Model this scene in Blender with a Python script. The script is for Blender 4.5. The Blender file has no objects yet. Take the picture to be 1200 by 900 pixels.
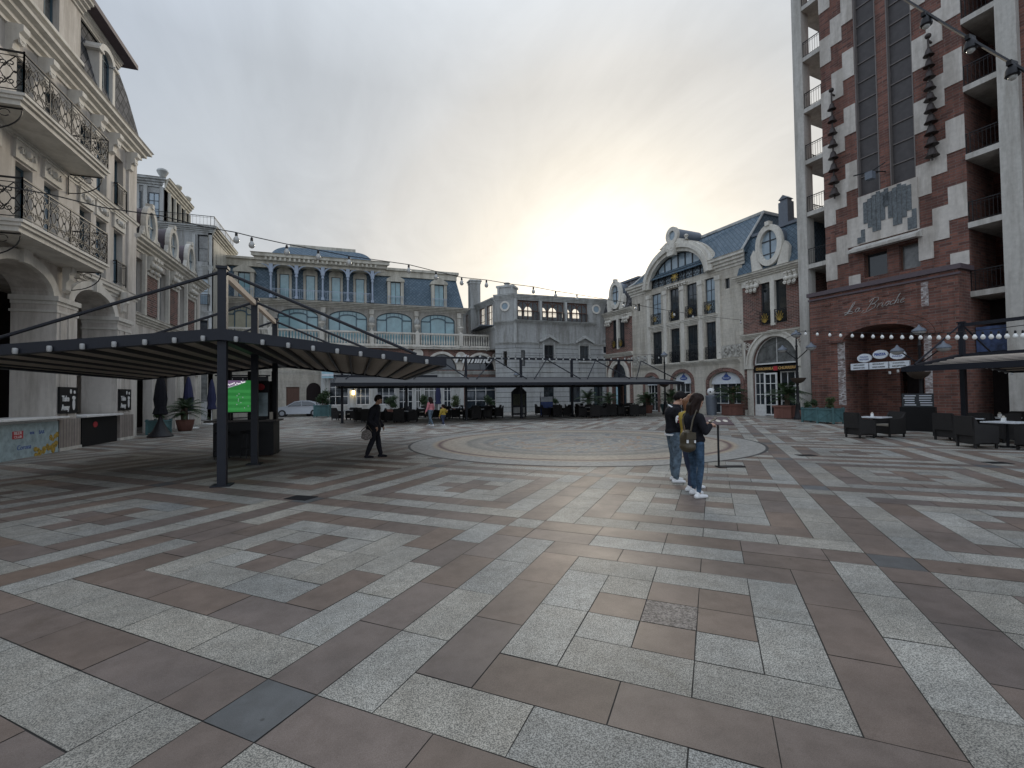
import bpy, bmesh, math, random
from math import sin, cos, pi, radians, sqrt, atan2
from mathutils import Vector, Matrix
random.seed(7)
SC = bpy.context.scene
COL = SC.collection

# ------------------------------------------------------------------ camera
CAM_H = 1.668
_y, _p, _r = radians(18.8), radians(1.45), radians(-.71)
_F = Vector((sin(_y)*cos(_p), cos(_y)*cos(_p), sin(_p)))
_R = Vector((cos(_y), -sin(_y), 0)); _U = _R.cross(_F)
_R, _U = _R*cos(_r) + _U*sin(_r), _U*cos(_r) - _R*sin(_r)
cd = bpy.data.cameras.new('camera'); cam = bpy.data.objects.new('camera', cd); COL.objects.link(cam)
cd.sensor_width = 36; cd.lens = 540.5/1200*36; cd.clip_end = 3000; cd.clip_start = .05
cam.matrix_world = Matrix((( _R.x, _U.x, -_F.x, 0), (_R.y, _U.y, -_F.y, 0), (_R.z, _U.z, -_F.z, CAM_H), (0, 0, 0, 1)))
SC.camera = cam

# ------------------------------------------------------------------ light: low hazy sun behind thin cloud, to the front right
SUN_AZ = radians(30.5)      # clockwise from +Y
SUN_EL = radians(13.5)
SC.view_settings.view_transform = 'Standard'; SC.view_settings.look = 'None'
SC.view_settings.exposure = 0.2; SC.view_settings.gamma = 1
w = bpy.data.worlds.new('World'); SC.world = w; w.use_nodes = True
nt = w.node_tree; nt.nodes.clear()
def N(t, **k):
    n = nt.nodes.new(t)
    for a, b in k.items(): setattr(n, a, b)
    return n
sky = N('ShaderNodeTexSky', sky_type='NISHITA', sun_disc=False, sun_elevation=SUN_EL, sun_rotation=SUN_AZ,
        air_density=1.0, dust_density=5.0, ozone_density=1.0, altitude=0)
bw = N('ShaderNodeRGBToBW'); nt.links.new(sky.outputs[0], bw.inputs[0])
tc = N('ShaderNodeTexCoord')
sep = N('ShaderNodeSeparateXYZ'); nt.links.new(tc.outputs['Generated'], sep.inputs[0])
def MA(op, a, b=None, clamp=False):
    n = N('ShaderNodeMath', operation=op, use_clamp=clamp)
    for i, x in enumerate((a, b)):
        if x is None: continue
        if isinstance(x, (int, float)): n.inputs[i].default_value = x
        else: nt.links.new(x, n.inputs[i])
    return n.outputs[0]
zc = MA('ADD', MA('MAXIMUM', sep.outputs[2], 0.0), 0.12)
cmb = N('ShaderNodeCombineXYZ')
nt.links.new(MA('DIVIDE', sep.outputs[0], zc), cmb.inputs[0]); nt.links.new(MA('DIVIDE', sep.outputs[1], zc), cmb.inputs[1])
mp = N('ShaderNodeMapping'); mp.inputs['Rotation'].default_value = (0, 0, radians(22)); mp.inputs['Scale'].default_value = (1.9, .75, 1)
nt.links.new(cmb.outputs[0], mp.inputs[0])
nz = N('ShaderNodeTexNoise'); nz.inputs['Scale'].default_value = 1.1; nz.inputs['Detail'].default_value = 10; nz.inputs['Roughness'].default_value = .58; nz.inputs['Distortion'].default_value = .9
nt.links.new(mp.outputs[0], nz.inputs[0])
mr = N('ShaderNodeMapRange'); mr.inputs[1].default_value = .34; mr.inputs[2].default_value = .70; mr.inputs[3].default_value = 0; mr.inputs[4].default_value = 1
nt.links.new(nz.outputs[0], mr.inputs[0])
nz2 = N('ShaderNodeTexNoise'); nz2.inputs['Scale'].default_value = 1.5; nz2.inputs['Detail'].default_value = 12; nz2.inputs['Roughness'].default_value = .62; nz2.inputs['Distortion'].default_value = 1.6
mp2 = N('ShaderNodeMapping'); mp2.inputs['Rotation'].default_value = (0, 0, radians(-40)); mp2.inputs['Scale'].default_value = (1.3, .7, 1); nt.links.new(cmb.outputs[0], mp2.inputs[0]); nt.links.new(mp2.outputs[0], nz2.inputs[0])
# thin high overcast: evens the sky's own light out (brightness compressed), cool away from the sun and warm towards it
cl = N('ShaderNodeVectorMath', operation='MULTIPLY')
tint = N('ShaderNodeValToRGB'); te = tint.color_ramp.elements
while len(te) < 4: te.new(.5)
for e_, (p_, c_) in zip(te, ((.03, (.79, .91, 1.1, 1)), (.14, (.88, .95, 1.03, 1)), (.42, (1.0, .99, .96, 1)), (1, (1.04, 1.0, .91, 1)))): e_.position = p_; e_.color = c_
nt.links.new(MA('DIVIDE', bw.outputs[0], 22.0), tint.inputs[0])
lum = MA('ADD', MA('ADD', MA('MULTIPLY', MA('POWER', bw.outputs[0], .5), .40), 4.2), MA('MULTIPLY', bw.outputs[0], .026))
# overcast brighter overhead, and brighter again where the low sun lights the cloud opposite it
anti = MA('MAXIMUM', MA('MULTIPLY', MA('ADD', MA('MULTIPLY', sep.outputs[0], sin(SUN_AZ)), MA('MULTIPLY', sep.outputs[1], cos(SUN_AZ))), -1.0), 0.0)
shape = MA('ADD', MA('ADD', MA('MULTIPLY', MA('MAXIMUM', MA('SUBTRACT', sep.outputs[2], .55), 0.0), 2.6), 1.0), MA('MULTIPLY', anti, .95))
lum = MA('MULTIPLY', lum, shape)
lc = N('ShaderNodeCombineXYZ'); lv_ = MA('MULTIPLY', lum, MA('ADD', MA('ADD', MA('MULTIPLY', mr.outputs[0], .15), MA('MULTIPLY', nz2.outputs[0], .22)), .81))
for i in range(3): nt.links.new(lv_, lc.inputs[i])
nt.links.new(lc.outputs[0], cl.inputs[0]); nt.links.new(tint.outputs[0], cl.inputs[1])
mx = N('ShaderNodeMix', data_type='RGBA'); mx.inputs[0].default_value = .96
nt.links.new(sky.outputs[0], mx.inputs[6]); nt.links.new(cl.outputs[0], mx.inputs[7])
bg = N('ShaderNodeBackground'); bg.inputs[1].default_value = .11
nt.links.new(mx.outputs[2], bg.inputs[0])
wo = N('ShaderNodeOutputWorld'); nt.links.new(bg.outputs[0], wo.inputs[0])
sd = bpy.data.lights.new('sun', 'SUN'); sun = bpy.data.objects.new('sun', sd); COL.objects.link(sun)
sd.energy = 1.2; sd.angle = radians(14); sd.color = (1, .9, .74)
sun.location = (20, 40, 30)
sun.rotation_euler = Vector((sin(SUN_AZ)*cos(SUN_EL), cos(SUN_AZ)*cos(SUN_EL), sin(SUN_EL))).to_track_quat('Z', 'Y').to_euler()

# ------------------------------------------------------------------ materials
M = {}
def mat(name, col, rough=.7, metal=0, noise=.12, nscale=6, bump=0, kind=None, col2=None, emit=0, spec=.5, dirt=.0, **k):
    m = bpy.data.materials.new(name); m.use_nodes = True; t = m.node_tree; ns = t.nodes; L = t.links.new
    b = ns['Principled BSDF']; b.inputs['Roughness'].default_value = rough; b.inputs['Metallic'].default_value = metal
    b.inputs['Specular IOR Level'].default_value = spec
    def nn(ty, **a):
        x = ns.new(ty)
        for p, q in a.items(): setattr(x, p, q)
        return x
    uv = nn('ShaderNodeTexCoord').outputs['UV']
    pos = nn('ShaderNodeNewGeometry').outputs['Position']
    cur = None; hgt = None
    def rgb(c):
        x = nn('ShaderNodeRGB'); x.outputs[0].default_value = (*c, 1); return x.outputs[0]
    def mix(f, a, bb, ty='MIX'):
        x = nn('ShaderNodeMix', data_type='RGBA', blend_type=ty)
        if isinstance(f, (int, float)): x.inputs[0].default_value = f
        else: L(f, x.inputs[0])
        L(a, x.inputs[6]); L(bb, x.inputs[7]); return x.outputs[2]
    def noi(sc, det=4, src=None, ro=.6):
        x = nn('ShaderNodeTexNoise'); x.inputs['Scale'].default_value = sc; x.inputs['Detail'].default_value = det; x.inputs['Roughness'].default_value = ro
        L(src or pos, x.inputs[0]); return x.outputs[0]
    def ramp(f, *st):
        x = nn('ShaderNodeValToRGB'); e = x.color_ramp.elements
        while len(e) < len(st): e.new(.5)
        for q, (p, c) in zip(e, st): q.position = p; q.color = (*c, 1) if len(c) == 3 else c
        L(f, x.inputs[0]); return x.outputs[0]
    base = rgb(col)
    if kind in ('brick', 'block', 'plank'):
        bt = nn('ShaderNodeTexBrick'); L(uv, bt.inputs[0])
        bt.inputs['Scale'].default_value = 1
        bt.inputs['Brick Width'].default_value = k.get('bw', .25); bt.inputs['Row Height'].default_value = k.get('bh', .08)
        bt.inputs['Mortar Size'].default_value = k.get('ms', .008); bt.inputs['Mortar Smooth'].default_value = .2
        bt.inputs['Bias'].default_value = k.get('bias', 0)
        bt.inputs[1].default_value = (*col, 1); bt.inputs[2].default_value = (*(col2 or col), 1)
        bt.inputs[3].default_value = (*k.get('mortar', (.3, .28, .26)), 1)
        if kind == 'plank': bt.offset = 0
        base = bt.outputs[0]
        hgt = bt.outputs[1]
    if kind == 'slate':
        mp = nn('ShaderNodeMapping'); mp.inputs['Rotation'].default_value = (0, 0, radians(45)); L(uv, mp.inputs[0])
        bt = nn('ShaderNodeTexBrick'); L(mp.outputs[0], bt.inputs[0]); bt.offset = 0
        bt.inputs['Scale'].default_value = 1; bt.inputs['Brick Width'].default_value = k.get('bw', .3); bt.inputs['Row Height'].default_value = k.get('bw', .3)
        bt.inputs['Mortar Size'].default_value = .018; bt.inputs['Mortar Smooth'].default_value = .6
        bt.inputs[1].default_value = (*col, 1); bt.inputs[2].default_value = (*(col2 or col), 1); bt.inputs[3].default_value = (*[c*.35 for c in col], 1)
        base = bt.outputs[0]; hgt = bt.outputs[1]
    if kind == 'specks':
        n1 = noi(k.get('sc', 260), 2); n2 = noi(k.get('sc', 260)*.4, 3)
        base = mix(ramp(n1, (.45, (0, 0, 0)), (.55, (1, 1, 1))), rgb(col), rgb(col2))
        base = mix(.28, base, ramp(n2, (.38, tuple(c*.9 for c in col)), (.62, col2)))
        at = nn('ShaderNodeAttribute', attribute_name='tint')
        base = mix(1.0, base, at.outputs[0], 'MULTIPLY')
        st = noi(.7, 5); base = mix(.9, base, ramp(st, (.32, (.66, .66, .65)), (.68, (1.18, 1.15, 1.1))), 'MULTIPLY')
        vo = nn('ShaderNodeTexVoronoi'); vo.inputs['Scale'].default_value = 3.4; L(pos, vo.inputs[0])
        base = mix(1.0, base, ramp(vo.outputs['Distance'], (.035, (.55, .54, .52)), (.055, (1, 1, 1))), 'MULTIPLY')
        gr = noi(1.9, 6, ro=.7); base = mix(.8, base, ramp(gr, (.60, (1, 1, 1)), (.72, (.78, .76, .70))), 'MULTIPLY')
        st2 = noi(6, 5); base = mix(1.0, base, ramp(st2, (.38, (.84, .83, .82)), (.6, (1, 1, 1))), 'MULTIPLY')
    elif noise:
        n1 = noi(nscale, 5)
        base = mix(1.0, base, ramp(n1, (.25, (1-noise*1.6,)*3), (.75, (1+noise*.6,)*3)), 'MULTIPLY')
    if dirt:
        mp = nn('ShaderNodeMapping'); mp.inputs['Scale'].default_value = (1.6, 1.6, .2); L(pos, mp.inputs[0])
        n3 = noi(1, 6, mp.outputs[0], .7)
        base = mix(dirt, base, ramp(n3, (.40, (.42, .39, .35)), (.56, (1, 1, 1))), 'MULTIPLY')
    L(base, b.inputs['Base Color'])
    if bump or hgt:
        bp = nn('ShaderNodeBump'); bp.inputs['Distance'].default_value = k.get('bd', .01); bp.inputs['Strength'].default_value = bump or .5
        if hgt is not None:
            x = nn('ShaderNodeMath', operation='SUBTRACT'); x.inputs[0].default_value = 1; L(hgt, x.inputs[1])
            y = nn('ShaderNodeMath', operation='MULTIPLY_ADD'); L(noi(40, 3), y.inputs[0]); y.inputs[1].default_value = .4; L(x.outputs[0], y.inputs[2]); L(y.outputs[0], bp.inputs['Height'])
        else: L(noi(k.get('bs', 30), 4), bp.inputs['Height'])
        L(bp.outputs[0], b.inputs['Normal'])
    if k.get('rvar'):
        x = nn('ShaderNodeMapRange'); L(noi(1.3, 5), x.inputs[0]); x.inputs[3].default_value = rough-k['rvar']; x.inputs[4].default_value = rough+k['rvar']; L(x.outputs[0], b.inputs['Roughness'])
    if k.get('transl'):
        tr = nn('ShaderNodeBsdfTranslucent'); L(base, tr.inputs[0]); ms_ = nn('ShaderNodeMixShader'); ms_.inputs[0].default_value = k['transl']
        L(b.outputs[0], ms_.inputs[1]); L(tr.outputs[0], ms_.inputs[2]); L(ms_.outputs[0], ns['Material Output'].inputs[0])
    if k.get('clear'):
        tr = nn('ShaderNodeBsdfTransparent'); ms_ = nn('ShaderNodeMixShader'); ms_.inputs[0].default_value = k['clear']
        L(b.outputs[0], ms_.inputs[1]); L(tr.outputs[0], ms_.inputs[2]); L(ms_.outputs[0], ns['Material Output'].inputs[0])
    if emit: b.inputs['Emission Color'].default_value = (*k.get('ec', col), 1); b.inputs['Emission Strength'].default_value = emit
    M[name] = m; return m

mat('granite_light', (.10, .102, .096), .56, kind='specks', col2=(.47, .46, .42), spec=.4, sc=125, bump=.12, bs=90, rvar=.08)
mat('granite_brown', (.134, .102, .086), .52, kind='specks', col2=(.205, .163, .139), spec=.38, sc=340, bump=.06, bs=200, rvar=.12)
mat('granite_dark', (.095, .102, .108), .52, kind='specks', col2=(.135, .142, .148), spec=.35, sc=340, bump=.05, bs=200, rvar=.1)
mat('joint', (.035, .032, .028), .95)
mat('asphalt', (.05, .05, .052), .9, bump=.2, bs=200)
mat('plaster', (.63, .585, .53), .85, dirt=.5, noise=.05)
mat('plaster_trim', (.66, .63, .57), .75, dirt=.30, noise=.06)
mat('plaster_shade', (.36, .37, .40), .85, dirt=.2, noise=.06)
mat('cream', (.54, .51, .43), .8, dirt=.5, noise=.10)
mat('grey_wall', (.38, .385, .375), .85, dirt=.6, noise=.12)
mat('grey_trim', (.48, .49, .475), .8, dirt=.55, noise=.08)
mat('stone', (.58, .54, .46), .85, kind='block', col2=(.52, .485, .42), bw=2.2, bh=.3, ms=.008, mortar=(.40, .37, .32), dirt=.45)
mat('stone_trim', (.66, .63, .56), .8, dirt=.35)
mat('rustic_grey', (.42, .43, .42), .85, kind='block', col2=(.38, .39, .39), bw=9, bh=.5, ms=.03, mortar=(.13, .13, .13), dirt=.3)
mat('tower_stone', (.58, .54, .49), .85, dirt=.45, bump=.3, noise=.12, nscale=4)
mat('concrete', (.50, .48, .44), .85, dirt=.45, noise=.1)
mat('brick_tower', (.26, .11, .08), .9, kind='brick', col2=(.12, .055, .045), bw=.5, bh=.14, ms=.016, mortar=(.20, .15, .13), bump=1.0, bd=.04, dirt=.5)
mat('brick_red', (.24, .105, .08), .9, kind='brick', col2=(.085, .045, .036), bw=.34, bh=.11, ms=.014, dirt=.4, mortar=(.30, .25, .22), bump=.6)
mat('slate', (.080, .125, .165), .6, kind='slate', col2=(.125, .175, .22), bw=.25, spec=.3)
mat('slate_dark', (.03, .032, .034), .8, kind='slate', col2=(.16, .155, .16), bw=.24, spec=.2)
mat('roof_edge', (.10, .075, .085), .6)
mat('lead', (.13, .15, .18), .45)
mat('bluegrey_metal', (.34, .40, .49), .5)
mat('iron', (.013, .013, .015), .5, spec=.3)
mat('gold', (.55, .38, .10), .4, metal=.8)
mat('steel_dark', (.013, .015, .022), .5, spec=.3)
mat('canopy_fabric', (.42, .36, .30), .8, transl=.12)
mat('canopy_grey', (.11, .11, .11), .8, transl=.2)
mat('canopy_top', (.42, .36, .30), .8)
mat('rib_dark', (.03, .028, .03), .6)
mat('glass', (.015, .02, .024), .06, noise=0, spec=.8)
mat('glass_cyan', (.22, .38, .42), .12, noise=.22, nscale=1.1, spec=.8)
mat('glass_cream', (.42, .40, .30), .25, noise=.12, nscale=2)
mat('glass_sky', (.30, .38, .44), .08, noise=.15, nscale=1.2, spec=.9)
mat('glass_clear', (.3, .33, .35), .05, noise=0, clear=.8)
mat('frame_dark', (.03, .035, .04), .5)
mat('frame_teal', (.06, .11, .14), .5)
mat('glass_curtain', (.16, .165, .16), .18, noise=.5, nscale=2.2, spec=.8)
mat('glass_deep', (.035, .045, .055), .05, noise=.4, nscale=1.5, spec=.9)
mat('frame_white', (.72, .72, .70), .5)
mat('door_brown', (.12, .06, .04), .6)
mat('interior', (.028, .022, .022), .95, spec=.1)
mat('interior_red', (.16, .035, .03), .8)
mat('panel_metal', (.075, .068, .068), .55, metal=.3, noise=.2, nscale=3)
mat('white_paint', (.75, .75, .73), .5)
mat('teal_paint', (.085, .18, .19), .8, dirt=.6)
mat('terracotta', (.19, .085, .065), .85, dirt=.5)
mat('wicker', (.014, .012, .012), .7, kind='brick', col2=(.026, .022, .02), bw=.03, bh=.012, ms=.002, mortar=(.005, .005, .005))
mat('cushion', (.55, .50, .42), .9)
mat('table_top', (.62, .64, .66), .35)
mat('table_dark', (.05, .04, .035), .5)
mat('leaf', (.035, .07, .02), .6, noise=.5, nscale=8)
mat('leaf_light', (.075, .11, .035), .6, noise=.5, nscale=8)
mat('leaf_olive', (.06, .065, .03), .6, noise=.5, nscale=8)
mat('trunk', (.10, .07, .05), .9, bump=.5)
mat('soil', (.05, .035, .025), 1)
mat('screen_green', (.03, .30, .05), .5, noise=.25, nscale=6, emit=.17, ec=(.08, .62, .13))
mat('screen_crowd', (.2, .15, .25), .5, emit=.3, ec=(.35, .22, .42))
mat('screen_white', (.8, .8, .8), .5, emit=.8)
mat('plastic_black', (.008, .008, .009), .5, spec=.25)
mat('sign_blue', (.05, .10, .32), .5)
mat('sign_white', (.70, .74, .78), .5)
mat('sign_cyan', (.35, .55, .62), .5)
mat('sign_red', (.45, .03, .04), .5)
mat('sign_orange', (.60, .36, .12), .5)
mat('blue_cloth', (.022, .026, .075), .85)
mat('bulb', (.42, .42, .40), .12, noise=0)
mat('bulb_white', (.80, .80, .77), .2, noise=0)
mat('lamp_warm', (1, .75, .3), .5, emit=6, ec=(1, .72, .3))
mat('lamp_white', (.36, .36, .35), .5, noise=0)
mat('car_paint', (.33, .35, .38), .3, metal=.5, noise=0)
mat('tyre', (.02, .02, .02), .8)
mat('skin', (.45, .26, .18), .55, noise=.06)
mat('skin_dark', (.30, .17, .11), .55, noise=.06)
mat('hair_brown', (.020, .010, .007), .6, noise=.5, nscale=60, spec=.15)
mat('hair_black', (.008, .006, .006), .6, noise=.3, nscale=60, spec=.15)
mat('hair_ginger', (.20, .085, .035), .5, noise=.4, nscale=60)
mat('cloth_black', (.013, .013, .017), .9, noise=.3, nscale=12, bump=.5, bs=13, bd=.03, spec=.2)
mat('denim_blue', (.055, .095, .15), .9, noise=.5, nscale=12, bump=.5, bs=16, bd=.02, spec=.2)
mat('denim_light', (.14, .19, .24), .9, noise=.5, nscale=12, bump=.5, bs=16, bd=.02, spec=.2)
mat('denim_dark', (.035, .045, .085), .9, noise=.2)
mat('cloth_yellow', (.36, .25, .035), .85, bump=.4, bs=14, bd=.02)
mat('cloth_pink', (.50, .18, .20), .85)
mat('cloth_white', (.72, .72, .72), .8)
mat('cloth_pattern', (.22, .19, .17), .9, noise=.7, nscale=40)
mat('shoe_white', (.70, .70, .70), .6)
mat('leather', (.055, .042, .022), .5, bump=.3)
mat('bronze', (.045, .035, .032), .5, metal=.5)
mat('whitewash', (.55, .53, .52), .9, kind='brick', col2=(.14, .07, .06), bw=.13, bh=.07, ms=.004, mortar=(.2, .15, .13), bias=-.1, noise=.3)
mat('frieze', (.50, .48, .43), .85, noise=.5, nscale=5, bump=.8, bs=5, bd=.1)
mat('cooler', (.36, .46, .48), .4, noise=.3, nscale=5)

# ------------------------------------------------------------------ things, parts
WL = {}    # world location of each thing / part
def tag(o, label=None, cat=None, group=None, kind=None):
    if label: o['label'] = label
    if cat: o['category'] = cat
    if group: o['group'] = group
    if kind: o['kind'] = kind
    return o
def thing(name, label, cat, loc=(0, 0, 0), rz=0, group=None):
    o = bpy.data.objects.new(name, None); COL.objects.link(o); o.empty_display_size = .3
    o.location = loc; o.rotation_euler = (0, 0, rz); WL[o.name] = Vector(loc)
    return tag(o, label, cat, group)
IDF = lambda u, d, z: (u, d, z)
class MB:
    def __init__(s, F=IDF): s.v = []; s.f = []; s.F = F; s.mi = []; s.m = 0
    def add(s, vs, fs):
        n = len(s.v); s.v += [tuple(p) for p in vs]; s.f += [tuple(i+n for i in f) for f in fs]; s.mi += [s.m]*len(fs); return s
    def box(s, a, b, c, d, e, f):
        if a > b: a, b = b, a
        if c > d: c, d = d, c
        if e > f: e, f = f, e
        return s.add([(x, y, z) for x in (a, b) for y in (c, d) for z in (e, f)],
                     [(0, 1, 3, 2), (4, 6, 7, 5), (0, 4, 5, 1), (2, 3, 7, 6), (0, 2, 6, 4), (1, 5, 7, 3)])
    def prism(s, poly, d0, d1):           # poly in (u, z), extruded along d
        n = len(poly); v = [(u, d0, z) for u, z in poly] + [(u, d1, z) for u, z in poly]
        return s.add(v, [tuple(range(n)), tuple(range(n, 2*n))] + [(i, (i+1) % n, n+(i+1) % n, n+i) for i in range(n)])
    def prism_u(s, poly, u0, u1, m0=0, m1=0):   # poly in (d, z), extruded along u; m = mitre
        n = len(poly); v = [(u0-m0*d, d, z) for d, z in poly] + [(u1+m1*d, d, z) for d, z in poly]
        return s.add(v, [tuple(range(n)), tuple(range(n, 2*n))] + [(i, (i+1) % n, n+(i+1) % n, n+i) for i in range(n)])
    def prism_z(s, poly, z0, z1):
        n = len(poly); v = [(u, d, z0) for u, d in poly] + [(u, d, z1) for u, d in poly]
        return s.add(v, [tuple(range(n)), tuple(range(n, 2*n))] + [(i, (i+1) % n, n+(i+1) % n, n+i) for i in range(n)])
    def tube(s, pts, r, n=6, cap=True, squash=None):
        pts = [Vector(p) for p in pts]; k = len(pts); rr = r if isinstance(r, (list, tuple)) else [r]*k
        V = []; up = None
        for i, p in enumerate(pts):
            t = (pts[min(i+1, k-1)]-pts[max(i-1, 0)])
            if t.length < 1e-9: t = Vector((0, 0, 1))
            t.normalize()
            if up is None: up = Vector((0, 0, 1)) if abs(t.z) < .95 else Vector((0, 1, 0))
            a = t.cross(up)
            if a.length < 1e-5: up = Vector((1, 0, 0)); a = t.cross(up)
            a.normalize(); b = a.cross(t); up = b
            for j in range(n):
                an = 2*pi*j/n + pi/n
                V.append(p + (a*cos(an) + b*sin(an))*rr[i])
        Fs = [(i*n+j, i*n+(j+1) % n, (i+1)*n+(j+1) % n, (i+1)*n+j) for i in range(k-1) for j in range(n)]
        if cap: Fs += [tuple(range(n)), tuple(range((k-1)*n, k*n))]
        return s.add(V, Fs)
    def lathe(s, cu, cd_, prof, n=12, cz=0):
        V = [(cu+r*cos(2*pi*j/n), cd_+r*sin(2*pi*j/n), cz+z) for r, z in prof for j in range(n)]
        k = len(prof)
        Fs = [(i*n+j, i*n+(j+1) % n, (i+1)*n+(j+1) % n, (i+1)*n+j) for i in range(k-1) for j in range(n)]
        return s.add(V, Fs + [tuple(range(n)), tuple(range((k-1)*n, k*n))])
    def arc(s, cu, cz, r0, r1, a0, a1, d0, d1, n=16, ru=1, close=False):   # band between radii, in the wall plane; ru = horizontal stretch
        P = []
        for i in range(n+1):
            a = a0+(a1-a0)*i/n
            P.append([(cu+(r0*ru)*cos(a), cz+r0*sin(a)), (cu+(r1*ru)*cos(a), cz+r1*sin(a))])
        for i in range(n):
            (ax, az), (bx, bz) = P[i]; (cx, cz_), (dx, dz) = P[i+1]
            s.prism([(ax, az), (bx, bz), (dx, dz), (cx, cz_)], d0, d1)
        return s
    def arc2(s, cu, cz, a_in, b_in, th, d0, d1, n=16, a0=0, a1=pi):   # elliptical arch band of even thickness
        for i in range(n):
            q = []
            for a, o in ((a0+(a1-a0)*i/n, 0), (a0+(a1-a0)*i/n, th), (a0+(a1-a0)*(i+1)/n, th), (a0+(a1-a0)*(i+1)/n, 0)):
                q.append((cu+(a_in+o)*cos(a), cz+(b_in+o)*sin(a)))
            s.prism(q, d0, d1)
        return s
    def disc(s, cu, cz, ra, rb, d0, d1, n=20, a0=0, a1=2*pi):
        full = abs(a1-a0-2*pi) < 1e-6
        P = [(cu+ra*cos(a0+(a1-a0)*i/n), cz+rb*sin(a0+(a1-a0)*i/n)) for i in range(n if full else n+1)]
        return s.prism(P, d0, d1)
    def ball(s, c, r, n=8, sz=(1, 1, 1)):
        prof = []
        V = [];
        for i in range(n+1):
            a = -pi/2+pi*i/n
            for j in range(n*2):
                b = pi*j/n
                V.append((c[0]+r*sz[0]*cos(a)*cos(b), c[1]+r*sz[1]*cos(a)*sin(b), c[2]+r*sz[2]*sin(a)))
        m = n*2
        return s.add(V, [(i*m+j, i*m+(j+1) % m, (i+1)*m+(j+1) % m, (i+1)*m+j) for i in range(n) for j in range(m)])
    def wall(s, u0, u1, z0, z1, d0, d1, holes=()):
        us = sorted({u0, u1, *[h[0] for h in holes], *[h[1] for h in holes]}); us = [u for u in us if u0 <= u <= u1]
        def top(h): return h[3]+(h[4] if len(h) > 4 else 0)
        for a, b in zip(us, us[1:]):
            if b-a < 1e-4: continue
            hs = sorted([(h[2], top(h)) for h in holes if h[0] <= a+1e-5 and h[1] >= b-1e-5])
            z = z0
            for p, q in hs:
                if p > z+1e-4: s.box(a, b, d0, d1, z, min(p, z1))
                z = max(z, q)
            if z < z1-1e-4: s.box(a, b, d0, d1, z, z1)
        for h in holes:
            if len(h) > 4:
                c = (h[0]+h[1])/2; a = (h[1]-h[0])/2; n = 10
                for sg in (-1, 1):
                    for i in range(n):
                        t0, t1 = pi/2*i/n, pi/2*(i+1)/n
                        x0, x1 = c+sg*a*cos(t0), c+sg*a*cos(t1)
                        y0, y1 = h[3]+h[4]*sin(t0), h[3]+h[4]*sin(t1)
                        s.prism([(x0, y0), (x1, y1), (x1, top(h)), (x0, top(h))], d0, d1)
        return s
    def build(s, name, m, parent=None, label=None, smooth=True, rz=0):
        me = bpy.data.meshes.new(name)
        W = WL.get(parent.name, Vector()) if parent else Vector()
        own = s.F is not IDF
        vw = [Vector(s.F(*p)) - W if own else Vector(p) for p in s.v]
        me.from_pydata(vw, [], s.f)
        ul = me.uv_layers.new(name='UVMap')
        lv = s.v
        for pi_, p in enumerate(me.polygons):
            f = s.f[pi_]
            a, b, c = [Vector(lv[f[i]]) for i in (0, 1, 2)]
            nrm = (b-a).cross(c-a)
            if nrm.length < 1e-9 and len(f) > 3: nrm = (Vector(lv[f[2]])-a).cross(Vector(lv[f[3]])-a)
            x, y, z = abs(nrm.x), abs(nrm.y), abs(nrm.z); sl = nrm.length/max(1e-9, sqrt(x*x+y*y))
            for li, vi in zip(p.loop_indices, f):
                q = lv[vi]
                ul.data[li].uv = (q[0], q[2]*sl) if y >= x and y >= z*.45 else ((q[1], q[2]*sl) if x >= z*.45 else (q[0], q[1]))
        ms = m if isinstance(m, (list, tuple)) else [m]
        for k in ms: me.materials.append(M[k])
        if len(ms) > 1: me.polygons.foreach_set('material_index', s.mi)
        bm = bmesh.new(); bm.from_mesh(me); bmesh.ops.recalc_face_normals(bm, faces=bm.faces); bm.to_mesh(me); bm.free()
        if smooth:
            me.polygons.foreach_set('use_smooth', [True]*len(me.polygons)); me.set_sharp_from_angle(angle=radians(38))
        o = bpy.data.objects.new(name, me); COL.objects.link(o)
        if parent: o.parent = parent
        WL[o.name] = W
        if label: o['label'] = label
        return o
def text_mb(body, mname, parent, F, u, d, z, size, width=None, flip=False, shear=0, depth=.03, name='lettering', rot=0, bold=0, align='CENTER'):
    c = bpy.data.curves.new('txt', 'FONT'); c.body = body; c.size = size; c.shear = shear; c.align_x = align; c.align_y = 'CENTER'; c.extrude = 0; c.offset = bold
    c.resolution_u = 3
    o = bpy.data.objects.new('txt', c); COL.objects.link(o)
    dg = bpy.context.evaluated_depsgraph_get(); dg.update()
    me0 = bpy.data.meshes.new_from_object(o.evaluated_get(dg)); 
    wd = (max(v.co.x for v in me0.vertices)-min(v.co.x for v in me0.vertices)) or 1
    k = (width/wd) if width else 1
    mb = MB(F)
    sg = -1 if flip else 1
    vs = []
    for v in me0.vertices:
        x, y = v.co.x*k, v.co.y
        x, y = x*cos(rot)-y*sin(rot), x*sin(rot)+y*cos(rot)
        vs.append((u+sg*x, y+z))
    n = len(vs)
    fs = [tuple(p.vertices) for p in me0.polygons]
    ed = {}
    for f in fs:
        for a, b in zip(f, f[1:]+f[:1]): ed[(a, b)] = 1
    side = [(a, b, b+n, a+n) for (a, b) in ed if (b, a) not in ed]
    mb.add([(x, d, y) for x, y in vs]+[(x, d+depth, y) for x, y in vs], fs+[tuple(i+n for i in f) for f in fs]+side)
    bpy.data.objects.remove(o); bpy.data.curves.remove(c); bpy.data.meshes.remove(me0)
    return mb.build(name, mname, parent, smooth=False)
def copy_tree(o, parent=None):
    c = o.copy(); COL.objects.link(c); WL[c.name] = WL.get(o.name, Vector())
    if parent: c.parent = parent
    for ch in list(o.children): copy_tree(ch, c)
    return c
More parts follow.
